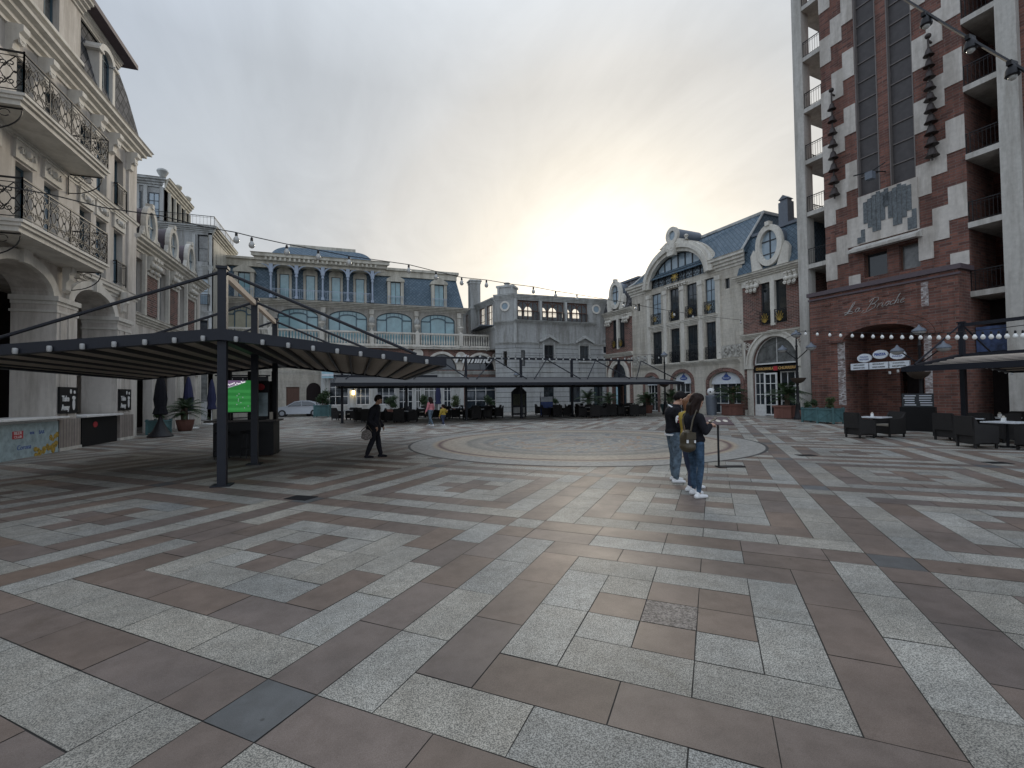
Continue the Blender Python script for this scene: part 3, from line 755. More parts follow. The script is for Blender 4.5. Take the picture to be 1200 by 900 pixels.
for u in (46.8, 49.2): mb.lathe(u, .1, [(.2, 0), (.12, .15), (.28, .4), (.3, .6), (.1, .75)], 10, 19.6)
mb.build('loggia', 'cream', B)
railing(B, F3, [(-16.6, .25), (-11.0, .25), (-11.0, -6)], 16.0, .8, step=.25, curls=False)
railing(B, F3, [(-12.35, .15), (-11.35, .15)], 9.4, .9, curls=False, step=.12)
# ================================================================== middle building: restaurant with mansard attic and terrace
B = thing('restaurant_building', 'slate-roofed restaurant building with a columned attic and balustraded terrace at the back of the square', 'building', (0, 48, 0))
mb = MB(FM)
bay = [(-11.1, -8.85), (-6.9, -3.35), (-2.45, 1.15), (2.05, 5.57), (6.47, 10.02)]
mb.wall(-11.2, 10.9, 6.6, 10.7, -.35, 0, [(a, b, 7.0, 9.5, .75) for a, b in bay])
mb.box(-11.2, 10.9, -6, -5.7, 0, 11); mb.box(10.6, 10.9, -5.7, -.35, 6.6, 10.7)
mb.box(-11.2, 10.9, -5.7, -.35, 10.5, 10.7); mb.box(-11.2, 10.6, -4, -3.8, 6.6, 10.5)
M['wall_greige'] = mat('wall_greige', (.40, .38, .34), .85, dirt=.5, noise=.12)
mb.build('wall', 'wall_greige', B)
for a, b in bay:
    c = (a+b)/2; q = (b-a)
    mb = MB(FM)       # tripartite arched window
    mb.box(a, b, -.2, -.1, 7.0, 7.1)
    for u in (a, c-q*.23, c+q*.23-.09, b-.09): mb.box(u, u+.09, -.2, -.1, 7.1, 9.5+.55*(1 if a < u < b-.1 else 0))
    mb.arc2(c, 9.5, q/2-.08, .67, .08, -.2, -.1, 16)
    mb.arc2(c, 9.45, q*.23, .35, .1, -.2, -.08, 12); mb.box(a, c-q*.23, -.2, -.1, 9.42, 9.52); mb.box(c+q*.23, b, -.2, -.1, 9.42, 9.52)
    for u in (c-.02, c-q*.12, c+q*.12): mb.box(u, u+.03, -.2, -.12, 9.8, 10.15)
    f = mb.build('window', 'frame_teal', B)
    mb = MB(FM); mb.prism([(a, 7.05), (b, 7.05)]+[(c+q/2*cos(pi*i/16), 9.5+.75*sin(pi*i/16)) for i in range(17)], -.19, -.16); mb.build('pane', 'glass_cyan' if a > -8 else 'glass_cream', f, smooth=False)
mb = MB(FM)
cornice(mb, -11.9, 11.15, 10.45, 10.95, .75, m0=0, m1=.6)
for a in (-11.15, -7.9, -2.9, 1.6, 6.0, 10.45):
    mb.box(a-.16, a+.16, 0, .12, 6.6, 10.5); mb.box(a-.22, a+.22, 0, .2, 9.95, 10.45)
mb.build('cornice', 'stone_trim', B)
# mansard
def mans(mb, u0, u1, z0, z1, s=.55, slr=0):
    mb.prism_u([(.12, z0), (-.2, (z0+z1)/2), (-s-.2, z1), (-5, z1), (-5, z0)], u0, u1)
mb = MB(FM); mans(mb, -11.6, -7.1, 10.95, 14.1); mb.build('roof', 'slate', B, smooth=False)
mb = MB(FM); mans(mb, 1.7, 9.9, 10.95, 14.1)
mb.add([(9.9, .12, 10.95), (11.0, .1, 10.95), (10.35, -.75, 14.1), (9.9, -.75, 14.1), (11.0, -5, 10.95), (10.35, -5, 14.1)], [(0, 1, 2, 3), (1, 4, 5, 2)])
rf = mb.build('roof', 'slate', B, smooth=False)
mb = MB(FM)
mb.box(-11.6, -7.3, -1.2, -.45, 14.1, 14.75); mb.box(-11.7, -7.3, -1.3, -.3, 14.75, 14.95); mb.box(-11.6, -7.3, -5, -1.1, 14.1, 14.9); mb.build('parapet', 'cream', rf); mb = MB(FM)
mb.box(1.9, 10.4, -1.2, -.6, 14.1, 14.7); mb.box(1.9, 10.6, -5, -.45, 14.7, 14.95)
mb.build('parapet', 'cream', rf)
# attic pavilion
mb = MB(FM)
ac = [-6.32, -4.05, -1.74, .5]
mb.wall(-7.0, 1.4, 10.95, 14.3, -.6, -.3, [(c-.42, c+.42, 11.05, 13.55) for c in ac])
mb.box(-7.2, 1.6, -5, -.6, 10.95, 14.5)
at = mb.build('attic_wall', 'slate', B)
mb = MB(FM)
cornice(mb, -7.5, 1.9, 14.05, 15.0, .55, m0=1, m1=1, d=.9, steps=3); mb.box(-7.5, 1.9, -4, .9, 14.1, 15.0)
for i in range(25): mb.box(-7.75+i*.4, -7.58+i*.4, .9, 1.35, 14.35, 14.62)
mb.build('attic_cornice', 'cream', B)
mb = MB(FM)
n = 10; P = [(-7.3, 15.0)]+[(-7.3+1.5*(1-cos(pi/2*i/n)), 15.0+1.15*sin(pi/2*i/n)) for i in range(n+1)]+[(1.6-1.5*(1-cos(pi/2*i/n)), 15.0+1.15*sin(pi/2*i/n)) for i in range(n, -1, -1)]
for i in range(len(P)-1, 0, -1):
    if P[i] == P[i-1]: P.pop(i)
Q = [((u+2.85)*.82-2.85, z) for u, z in P]
k = len(P); mb.add([(u, .8-(z-15)*.9, z) for u, z in P]+[(u, -3.5, z) for u, z in P], [tuple(range(k)), tuple(range(k, 2*k))]+[(i, (i+1) % k, k+(i+1) % k, k+i) for i in range(k)])
mb.build('domed_roof', 'slate', B)
mb = MB(FM); mb.box(-5.9, 0.1, -3, -.55, 16.1, 16.55); mb.build('ridge_cap', 'cream', B)
for c in ac:
    mb = MB(FM); mb.box(c-.62, c-.42, -.32, -.18, 11.0, 13.7); mb.box(c+.42, c+.62, -.32, -.18, 11.0, 13.7)
    mb.prism([(c-.66, 13.5), (c+.66, 13.5), (c+.6, 13.9), (c+.25, 14.1), (c-.25, 14.1), (c-.6, 13.9)], -.32, -.14); mb.build('window_surround', 'cream', B)
    window(B, FM, c-.42, c+.42, 11.05, 13.52, -.22, 'frame_dark', 'glass_cyan', 1, 1)
for u in (-7.3, -5.15, -2.87, -.62, 1.65):
    mb = MB(FM); mb.tube([(u, .95, 10.95), (u, .95, 13.3)], .09, 8); mb.box(u-.14, u+.14, .8, 1.1, 10.95, 11.2); mb.box(u-.12, u+.12, .82, 1.08, 13.0, 13.15)
    for sg in (-1, 1):
        for o in (0, .14): mb.tube([(u+sg*(.06+(.72-o)*(1-cos(k/6*pi/2))), .95, 13.15+o+(.9-o)*sin(k/6*pi/2)) for k in range(7)], .045, 5)
    mb.box(u-.16, u+.16, .85, 1.05, 13.3, 14.1)
    mb.build('column', 'bluegrey_metal', B)
railing(B, FM, [(-7.3, 1.0), (1.65, 1.0)], 10.97, .85, 'bluegrey_metal', step=.17, curls=False)
for c in (-9.62, 3.93, 8.36):
    mb = MB(FM); mb.box(c-.8, c-.5, -.8, .28, 10.95, 13.35); mb.box(c+.5, c+.8, -.8, .28, 10.95, 13.35); mb.prism([(c-.9, 13.35), (c+.9, 13.35), (c+.85, 13.6), (c, 14.1), (c-.85, 13.6)], -.8, .36)
    mb.box(c-.5, c+.5, -.8, 0, 10.95, 13.35)
    f = mb.build('dormer', 'cream', rf)
    window(rf, FM, c-.5, c+.5, 10.98, 13.33, .12, 'frame_dark', 'glass_cyan', 2, 1)
    railing(rf, FM, [(c-.75, .45), (c+.75, .45)], 10.97, .85, 'bluegrey_metal', step=.16, curls=False, name='dormer_railing')
# ground floor and terrace: front wall 1 m before the upper floor
mb = MB(FM)
gh = [(-2.35, .0-.6, .95, 3.5), (.1, 1.37, .95, 3.5), (2.0, 3.76, .95, 3.5), (4.1, 5.5, .1, 3.4), (5.75, 6.3, .1, 3.4), (6.6, 8.15, .1, 3.4), (8.6, 9.4, .1, 3.4), (10.9, 14.2, .1, 3.4)]
mb.wall(-3.0, 14.45, 0, 6.5, .7, 1.0, gh+[(2.7, 4.9, 4.4, 4.4, 1.35), (6.95, 9.95, 4.4, 4.4, 1.6), (11.0, 14.0, 4.4, 4.4, 1.55)])
mb.box(-3, 14.45, -.0, .7, 6.3, 6.5); mb.box(-3, 14.45, -6, -.36, 6.3, 6.5)
mb.box(14.15, 14.45, -3, .7, 0, 6.5)
mb.build('ground_floor_wall', 'brick_red', B)
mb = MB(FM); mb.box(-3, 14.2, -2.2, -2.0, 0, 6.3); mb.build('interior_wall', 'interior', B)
mb = MB(FM)
mb.wall(-3.0, 10.7, 0, 3.95, 1.003, 1.05, gh[:7])
for u in (-2.85, -.3, 1.7, 3.95, 10.45): mb.box(u-.2, u+.2, 1.0, 1.16, 0, 4.2)
cornice(mb, -3, 14.45, 3.95, 4.3, .25, d=1.0)
mb.build('shopfront', 'grey_trim', B)
for h in gh:
    window(B, FM, h[0], h[1], h[2], h[3], .9, 'frame_white', 'glass', 3 if h[1]-h[0] > 1 else 2, 3, fw=.08, mw=.05)
for c, a, r in ((3.8, 1.1, 1.35), (8.45, 1.5, 1.6), (12.5, 1.5, 1.55)):
    mb = MB(FM); mb.arc2(c, 4.4, a, r, .28, 1.0, 1.16, 18); mb.arc2(c, 4.4, a+.05, r+.05, .1, 1.16, 1.2, 18); mb.build('arch_band', 'plaster_trim', B)
    window(B, FM, c-a, c+a, 4.35, 4.45, .9, 'frame_dark', 'glass', 2, 1, rise=r-.05)
mb = MB(FM)
for c in (5.98, 10.4, 14.3):
    mb.disc(c, 6.0 if c < 10 else 5.75, .52, .5, 1.0, 1.1, 20)
    for i in range(20):
        a0, a1 = 2*pi*i/20, 2*pi*(i+1)/20; z = 6.0 if c < 10 else 5.75
        mb.prism([(c+.38*cos(a0), z+.38*sin(a0)), (c+.55*cos(a0), z+.53*sin(a0)), (c+.55*cos(a1), z+.53*sin(a1)), (c+.38*cos(a1), z+.38*sin(a1))], 1.1, 1.16)
    mb.prism([(c-.4, 5.3), (c+.4, 5.3), (c+.12, 4.35), (c-.12, 4.35)], 1.0, 1.12)
mb.build('medallion', 'plaster_trim', B)
# passage wall to the left, stone
mb = MB(FM)
mb.wall(-11.2, -3.0, 0, 6.5, -.3, .0, [(-6.15, -5.0, .4, 2.75), (-3.5, -3.2, 0, 2)]); mb.build('stone_wall', 'stone', B)
mb = MB(FM); mb.box(-6.15, -5.0, -.2, -.12, .4, 2.75)
for k in range(4): mb.box(-6.05+k*.27, -5.85+k*.27, -.12, -.09, .5, 2.65)
mb.build('door', 'door_brown', B)
mb = MB(FM); mb.prism([(-4.4, 0), (-3.1, 0), (-3.1, 2.4)]+[(-3.75+.65*cos(pi*i/12), 2.4+.75*sin(pi*i/12)) for i in range(1, 12)]+[(-4.4, 2.4)], .003, .03); mb.build('archway', 'interior', B)
mb = MB(FM); cornice(mb, -11.2, -3.0, 3.9, 4.3, .2); mb.build('string_course', 'stone_trim', B)
# balustrade
def balustrade(parent, F, u0, u1, d, z, h, posts, step=.26, m='stone_trim'):
    mb = MB(F)
    mb.box(u0, u1, d-.35, d+.16, z-.25, z); mb.box(u0, u1, d-.3, d+.24, z-.08, z+.02)
    mb.box(u0, u1, d-.12, d+.12, z+.02, z+.16); mb.box(u0, u1, d-.15, d+.15, z+h-.16, z+h)
    n = int((u1-u0)/step)
    for i in range(n):
        u = u0+(i+.5)*(u1-u0)/n
        if any(abs(u-p) < .24 for p in posts): continue
        mb.lathe(u, d, [(.045, 0), (.05, .05), (.085, .22), (.08, .32), (.04, .55), (.035, .68), (.06, h-.4)], 6, z+.14)
        mb.box(u-.07, u+.07, d-.07, d+.07, z+h-.27, z+h-.15)
    for p in posts: mb.box(p-.2, p+.2, d-.18, d+.18, z, z+h+.04)
    return mb.build('balustrade', m, parent)
posts = [-7.3, -2.95, 1.56, 5.96, 10.4, 14.1]
balustrade(B, FM, -11.2, 14.3, 1.15, 6.75, 1.35, posts)
for i, p in enumerate(posts[:5]):
    mb = MB(FM); mb.lathe(p, 1.15, [(.16, 0), (.16, .06), (.06, .14), (.08, .25), (.26, .45), (.32, .62), (.28, .7), (.33, .78), (.2, .8)], 12, 8.14)
    o = mb.build('stone_urn', 'stone_trim'); tag(o, 'pale stone urn on the terrace balustrade, %s from the left' % ('first', 'second', 'third', 'fourth', 'fifth')[i], 'urn', 'stone urns along the terrace balustrade')
# wall statuary blocks between the terrace windows
for p in (-2.9, 1.6, 6.02):
    mb = MB(FM); mb.ball((p, .3, 9.3), .3, 6, (1, .6, 1.3)); mb.lathe(p, .3, [(.2, 0), (.3, .3), (.22, .6), (.3, .9)], 8, 8.2); mb.build('wall_ornament', 'grey_trim', B)
o = text_mb('Mimino', 'white_paint', B, FM, 11.65, 1.3, 5.5, 1.15, 4.0, shear=.35, depth=.12, bold=.035)
# awning sign strip with small lettering
mb = MB(FM); mb.box(-2.3, 7.9, 1.1, 1.4, 3.55, 3.85); mb.build('sign_board', 'steel_dark', B)
for u, s in ((-1.5, 'RESTAURANT'), (2.6, 'GRILL BAR'), (6.2, 'CAFE')): pass
# chimney
C2 = thing('chimney', 'tall plain rendered chimney between the slate roof and the grey corner house', 'chimney', (12.8, 50, 6.5))
F5 = lambda u, d, z: (u, 50-d, z)
mb = MB(F5); mb.box(12.25, 13.4, -1.1, 0, 6.5, 14.3); mb.build('shaft', 'grey_wall', C2)
mb = MB(F5); mb.box(12.2, 13.45, -1.15, .05, 14.3, 14.75); mb.box(12.1, 13.55, -1.2, .12, 14.55, 14.68); mb.build('cap', 'grey_trim', C2)
mb = MB(F5); mb.box(12.15, 13.5, -1.15, .08, 11.45, 11.65); mb.build('band', 'grey_trim', C2)

# ================================================================== grey corner house
B = thing('corner_house', 'grey rusticated corner house with a glazed top gallery between restaurant and stone mansion', 'building', (20, 43.9, 0))
mb = MB(FG)
wl = [(15.65, 17.95), (18.35, 20.8), (21.2, 23.55)]
mb.wall(15.4, 26.3, 6.95, 11.5, -.3, 0, [(a, b, 9.35, 11.4) for a, b in wl])
# chamfered corner and receding side wall
F4 = lambda u, d, z: (15.4-u*.80-d*.60, 43.9+u*.60-d*.80, z)     # short canted bay towards the terrace
mb.build('wall', 'grey_wall', B)
mb = MB(F4); mb.wall(0, 2.2, 6.95, 11.9, -.3, 0); mb.build('canted_wall', 'grey_wall', B)
mb = MB(F4); mb.wall(0, 2.2, 0, 6.95, -.3, 0, [(.95, 1.35, 4.65, 6.2)]); mb.build('canted_base', 'rustic_grey', B)
F4s = lambda u, d, z: (13.64-d-u*.16, 45.22+u, z)
mb = MB(F4s); mb.wall(0, 9, 6.5, 11.5, -.3, 0, [(.6+1.9*i, 2.1+1.9*i, 9.0, 11.2) for i in range(4)]); mb.build('side_wall', 'grey_wall', B)
mb = MB(F4s); cornice(mb, 0, 9, 11.3, 11.8, .3); cornice(mb, 0, 9, 8.5, 8.8, .2); mb.build('side_cornice', 'grey_trim', B)
for i in range(4): window(B, F4s, .6+1.9*i, 2.1+1.9*i, 9.0, 11.2, -.1, 'door_brown', 'glass_clear', 3, 3)
mb = MB(FG)
mb.wall(15.4, 26.3, 0, 6.95, -.3, 0, [(18.47, 19.57, 5.26, 6.95), (22.6, 23.62, 5.26, 6.95), (15.95, 16.4, 4.65, 6.27), (25.36, 25.86, 6.1, 6.95), (18.4, 19.55, .9, 2.97), (21.3, 22.6, .9, 2.95), (24.2, 25.3, .3, 2.9)])
mb.build('rusticated_wall', 'rustic_grey', B)
for h in [(18.47, 19.57, 5.26, 6.95), (22.6, 23.62, 5.26, 6.95), (18.4, 19.55, .9, 2.97), (21.3, 22.6, .9, 2.95), (24.2, 25.3, .3, 2.9)]: window(B, FG, *h, -.15, 'frame_dark', 'glass', 2, 1)
window(B, FG, 15.95, 16.4, 4.65, 6.27, -.15, 'frame_dark', 'glass'); window(B, FG, 25.36, 25.86, 6.1, 7.5, -.0, 'frame_white', 'glass')
mb = MB(FG)
cornice(mb, 15.4, 26.2, 11.4, 11.95, .3, m0=.3); cornice(mb, 15.3, 24.2, 9.0, 9.35, .4, m0=.3, m1=1); cornice(mb, 15.4, 26.2, 6.85, 7.1, .18)
for c in (19.02, 23.1):
    mb.prism([(c-1.1, 7.15), (c-1.1, 7.3), (c, 7.95), (c+1.1, 7.3), (c+1.1, 7.15), (c+.95, 7.15), (c, 7.65), (c-.95, 7.15)], .05, .35)
    mb.box(c-.7, c-.55, 0, .12, 5.2, 7.2); mb.box(c+.55, c+.7, 0, .12, 5.2, 7.2); mb.box(c-.75, c+.75, 0, .16, 5.1, 5.26)
for a, b in wl[:-1]: mb.box(b+.1, b+.3, 0, .15, 9.35, 11.4)
mb.box(15.2, 15.5, 0, .1, 6.95, 11.5)
for u in (18.2, 22.2): mb.box(u, u+1.3, .002, .03, 4.05, 4.2)
mb.build('cornice', 'grey_trim', B)
for q_ in ((-.2, 2.3, 11.5, 12.0, .3), (-.1, 2.3, 8.9, 9.25, .3), (0, 2.2, 6.85, 7.1, .18)): mb = MB(F4); cornice(mb, *q_); mb.build('cornice', 'grey_trim', B)
mb = MB(F4)
mb.box(.25, 1.95, -1.5, -.05, 12.0, 12.95); mb.box(.15, 2.05, -1.6, .05, 12.75, 12.95)
mb.box(.3, .5, -.05, .03, 12.0, 12.75); mb.box(1.7, 1.9, -.05, .03, 12.0, 12.75)
mb.lathe(1.1, -.7, [(.5, 0), (.42, .12), (.2, .2), (.35, .32), (.3, .4), (.1, .45)], 12, 12.95)
mb.build('turret', 'grey_trim', B)
for F_, c, z in ((F4, 1.1, 10.8), (FG, 24.6, 10.85)):
    mb = MB(F_)
    for i in range(20):
        a0, a1 = 2*pi*i/20, 2*pi*(i+1)/20
        mb.prism([(c+.34*cos(a0), z+.34*sin(a0)), (c+.52*cos(a0), z+.52*sin(a0)), (c+.52*cos(a1), z+.52*sin(a1)), (c+.34*cos(a1), z+.34*sin(a1))], 0, .1)
    rr = mb.build('oculus', 'plaster_trim', B)
    mb = MB(F_); mb.disc(c, z, .36, .36, .005, .03, 20); mb.build('pane', 'glass_sky', rr)
for a, b in wl:
    f = MB(FG); 
    for i in range(5):
        u = a+(b-a-.07)*i/4; f.box(u, u+.07, -.2, -.1, 9.35, 11.4)
    f.box(a, b, -.2, -.1, 9.35, 9.43); f.box(a, b, -.2, -.1, 10.3, 10.38); f.box(a, b, -.2, -.1, 11.3, 11.4)
    for i in (0, 2): f.arc2(a+(b-a)*(i+1)/4, 10.75, (b-a)/4-.07, .5, .07, -.2, -.09, 12)
    fr = f.build('gallery_window', 'door_brown', B)
    g = MB(FG); g.box(a, b, -.16, -.14, 9.35, 11.4); g.build('pane', 'glass_clear', fr)
    railing(B, FG, [(a, .1), (b, .1)], 9.35, .85, step=.14, curls=False, name='gallery_railing')
mb = MB(FG); mb.box(15.4, 26.2, -1.7, -.3, 11.3, 11.5); mb.box(12.2, 26.2, -6, -1.6, 8.9, 9.0); mb.build('flat_roof', 'lead', B)
mb = MB(FG); mb.wall(15.2, 26.2, 9.0, 11.3, -1.7, -1.5, [(a+.12+k*(b-a)/2, a-.12+(k+1)*(b-a)/2, 10.05, 10.6, .5) for a, b in wl for k in (0, 1)]); mb.box(15.4, 26.2, -1.5, -.3, 9.0, 9.2); mb.box(12.5, 26.2, -6, -5.7, 0, 8.9); mb.build('rear_wall', 'grey_wall', B)
# ================================================================== stone mansion on the right (main block + two pavilions)
B = thing('stone_mansion', 'pale stone mansion with a great arched window and blue slate roof', 'building', tuple(FR(9, 0, 0)))
ws = [(11.15, 12.35), (8.95, 10.05), (6.95, 8.1), (5.1, 6.1)]
mb = MB(FR)
mb.wall(2.6, 15.2, 4.2, 11.5, -.35, 0, [(a, b, 8.1, 10.95) for a, b in ws]+[(a, b, 4.35, 7.4) for a, b in ws]+[(14.0, 14.4, 9.75, 10.5), (3.7, 4.15, 9.75, 10.55)])
ga = [(2.75, 6.0, 0, 2.5, .85), (7.55, 10.0, 0, 2.65, .85), (11.6, 13.6, 0, 2.6, .8)]
mb.wall(2.6, 15.2, 0, 4.2, -.6, 0, [(a+.15, b-.15, z, s, r) for a, b, z, s, r in ga])
mb.arc2(9.1, 11.4, 3.35, 2.6, .9, -.35, .0, 24)
mb.prism([(2.62, 11.4), (5.6, 11.4), (5.0, 12.1), (2.62, 12.1)], -.35, -.01); mb.prism([(15.18, 11.4), (12.6, 11.4), (13.2, 12.1), (15.18, 12.1)], -.35, -.01)
mb.box(2.6, 15.2, -8, -7.7, 0, 12); mb.box(2.6, 2.9, -7.7, -.35, 4.2, 12); mb.box(14.9, 15.2, -7.7, -.35, 0, 12); mb.box(2.9, 14.9, -7.7, -.36, 4.1, 4.3)
mb.box(2.9, 14.9, -2.6, -2.5, 4.3, 14)
mb.build('wall', 'stone', B)
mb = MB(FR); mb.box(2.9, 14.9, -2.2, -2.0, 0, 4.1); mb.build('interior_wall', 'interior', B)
mb = MB(FR)
for u0, u1, m0, m1 in ((2.35, 5.7, .6, 0), (12.5, 15.3, 0, .6)): cornice(mb, u0, u1, 11.3, 12.25, .55, m0, m1)
mb.arc2(9.1, 11.45, 3.25, 2.55, .3, 0, .35, 28); mb.arc2(9.1, 11.45, 3.55, 2.85, .3, 0, .55, 28); mb.arc2(9.1, 11.45, 3.85, 3.15, .25, -.2, .42, 28)
mb.prism([(8.75, 13.7), (9.45, 13.7), (9.6, 14.7), (8.6, 14.7)], .3, .75); scroll(mb, 8.9, .75, 14.2, .2); scroll(mb, 9.35, .75, 14.2, .2)
cornice(mb, 2.9, 15.2, 3.95, 4.3, .3)
for a, b in ws: cornice(mb, a-.35, b+.35, 7.45, 7.95, .25); mb.box(a-.1, b+.1, 0, .2, 4.2, 4.38)
for i in range(8): mb.box(8.0+i*.3, 8.15+i*.3, 0, .25, 11.0, 11.16)
mb.box(7.9, 10.4, 0, .3, 11.16, 11.26)
for u in (4.75, 6.5, 8.5, 10.55, 12.7): mb.box(u-.2, u+.2, .0, .14, 4.35, 10.6); mb.box(u-.26, u+.26, 0, .2, 10.6, 10.95)
for a, b, z, s, r in ga: mb.box(a-.35, a+.0, 0, .05, 0, .4)
mb.build('cornice', 'stone_trim', B)
mb = MB(FR)
for a, b, z, s, r in ga: mb.arc2((a+b)/2, s, (b-a)/2-.15, r, .3, 0, .08, 18); mb.box(a-.15, a+.15, .0, .08, 0, s); mb.box(b-.15, b+.15, .0, .08, 0, s)
mb.build('brick_arch', 'brick_red', B)
mb = MB(FR)
for u0, u1 in ((2.75, 4.9), (12.9, 15.1)):
    mb.box(u0, u1, 0, .06, 4.4, 5.35)
    n = int((u1-u0)/.45)
    for i in range(n):
        u = u0+.25+i*(u1-u0-.5)/(max(1, n-1))
        mb.tube([(u+.18*cos(k*.9), .09, 4.88+.32*sin(k*.9)) for k in range(8)], .045, 5); mb.ball((u, .08, 4.88), .1, 5)
mb.build('relief_frieze', 'frieze', B)
for a, b in ws:
    window(B, FR, a, b, 8.1, 10.95, -.15, 'frame_dark', 'glass_sky', 2, 3)
    window(B, FR, a, b, 4.35, 7.4, -.15, 'frame_dark', 'glass', 2, 2)
    c = (a+b)/2
    railing(B, FR, [(a, .12), (b, .12)], 8.1, .95, step=.12, curls=True); railing(B, FR, [(a, .12), (b, .12)], 4.4, .95, step=.12, curls=True)
    mb = MB(FR)
    for k in range(9): mb.tube([(c, .16, 8.5), (c+.28*cos(k*.7), .17, 8.6+.3*sin(k*.7))], .022, 4)
    mb.build('gilt_ornament', 'gold', B)
window(B, FR, 14.0, 14.4, 9.75, 10.5, -.15, 'frame_dark', 'glass'); window(B, FR, 3.7, 4.15, 9.75, 10.55, -.15, 'frame_dark', 'glass')
# big arched window
mb = MB(FR); c = 9.1
for i in range(9):
    u = c-3.25+6.5*i/8; h = 2.5*sqrt(max(0, 1-((u-c)/3.3)**2)); mb.box(u-.05, u+.05, -.25, -.12, 11.4, 11.4+h)
mb.arc2(c, 11.42, 3.2, 2.5, .1, -.25, -.1, 24); mb.box(c-3.3, c+3.3, -.25, -.1, 11.36, 11.46)
f = mb.build('arched_window', 'frame_dark', B)
mb = MB(FR); mb.prism([(c+3.28*cos(pi*i/24), 11.4+2.55*sin(pi*i/24)) for i in range(25)], -.2, -.18); mb.build('pane', 'glass_sky', f, smooth=False)
railing(B, FR, [(c-3.0, .1), (c+3.0, .1)], 11.45, 1.0, step=.16)
mb = MB(FR)
for k in range(11): mb.tube([(c+.1, .16, 11.95), (c+.1+.42*cos(k*.6), .18, 11.95+.42*sin(k*.6))], .03, 4)
mb.build('gilt_ornament', 'gold', B)
# roof of the main block
mb = MB(FR)
mb.add([(2.45, .3, 12.2), (15.3, .3, 12.2), (10.6, -2.6, 15.5), (2.6, -2.6, 15.6), (15.3, -8, 12.2), (10.6, -7, 15.5), (2.45, -8, 12.2), (2.6, -7, 15.6), (12.6, -.8, 13.9), (14.6, .1, 12.5)],
       [(0, 1, 9, 8, 2, 3), (1, 4, 5, 2, 8, 9), (4, 6, 7, 5), (6, 0, 3, 7), (3, 2, 5, 7)])
rf = mb.build('roof', 'slate', B, smooth=False)
mb = MB(FR); mb.box(2.5, 10.8, -7, -2.45, 15.5, 15.72); mb.tube([(2.55, -2.5, 15.6), (2.42, .25, 12.25)], .09, 5)
mb.tube([(10.7, -2.6, 15.55), (12.6, -.8, 13.95), (14.7, .1, 12.5), (15.3, .3, 12.3)], .1, 5); mb.build('roof_ridge', 'grey_trim', rf)
mb = MB(FR); c = 9.25; mb.disc(c, 15.55, .62, .66, -2.6, .2, 20); hd = mb.build('roof_oculus', 'lead', B)
mb = MB(FR)
for i in range(20):
    a0, a1 = 2*pi*i/20, 2*pi*(i+1)/20
    mb.prism([(c+.38*cos(a0), 15.55+.42*sin(a0)), (c+.72*cos(a0), 15.55+.76*sin(a0)), (c+.72*cos(a1), 15.55+.76*sin(a1)), (c+.38*cos(a1), 15.55+.42*sin(a1))], .15, .4)
mb.prism([(c-1.6, 14.75), (c+1.6, 14.75), (c+.8, 15.1), (c-.8, 15.1)], -.1, .35)
mb.lathe(c-1.4, .1, [(.16, 0), (.08, .1), (.2, .3), (.1, .42)], 8, 14.85)
mb.build('oculus_ring', 'stone_trim', hd)
mb = MB(FR); mb.disc(c, 15.55, .4, .44, .2, .24, 20); mb.build('pane', 'glass_sky', hd)

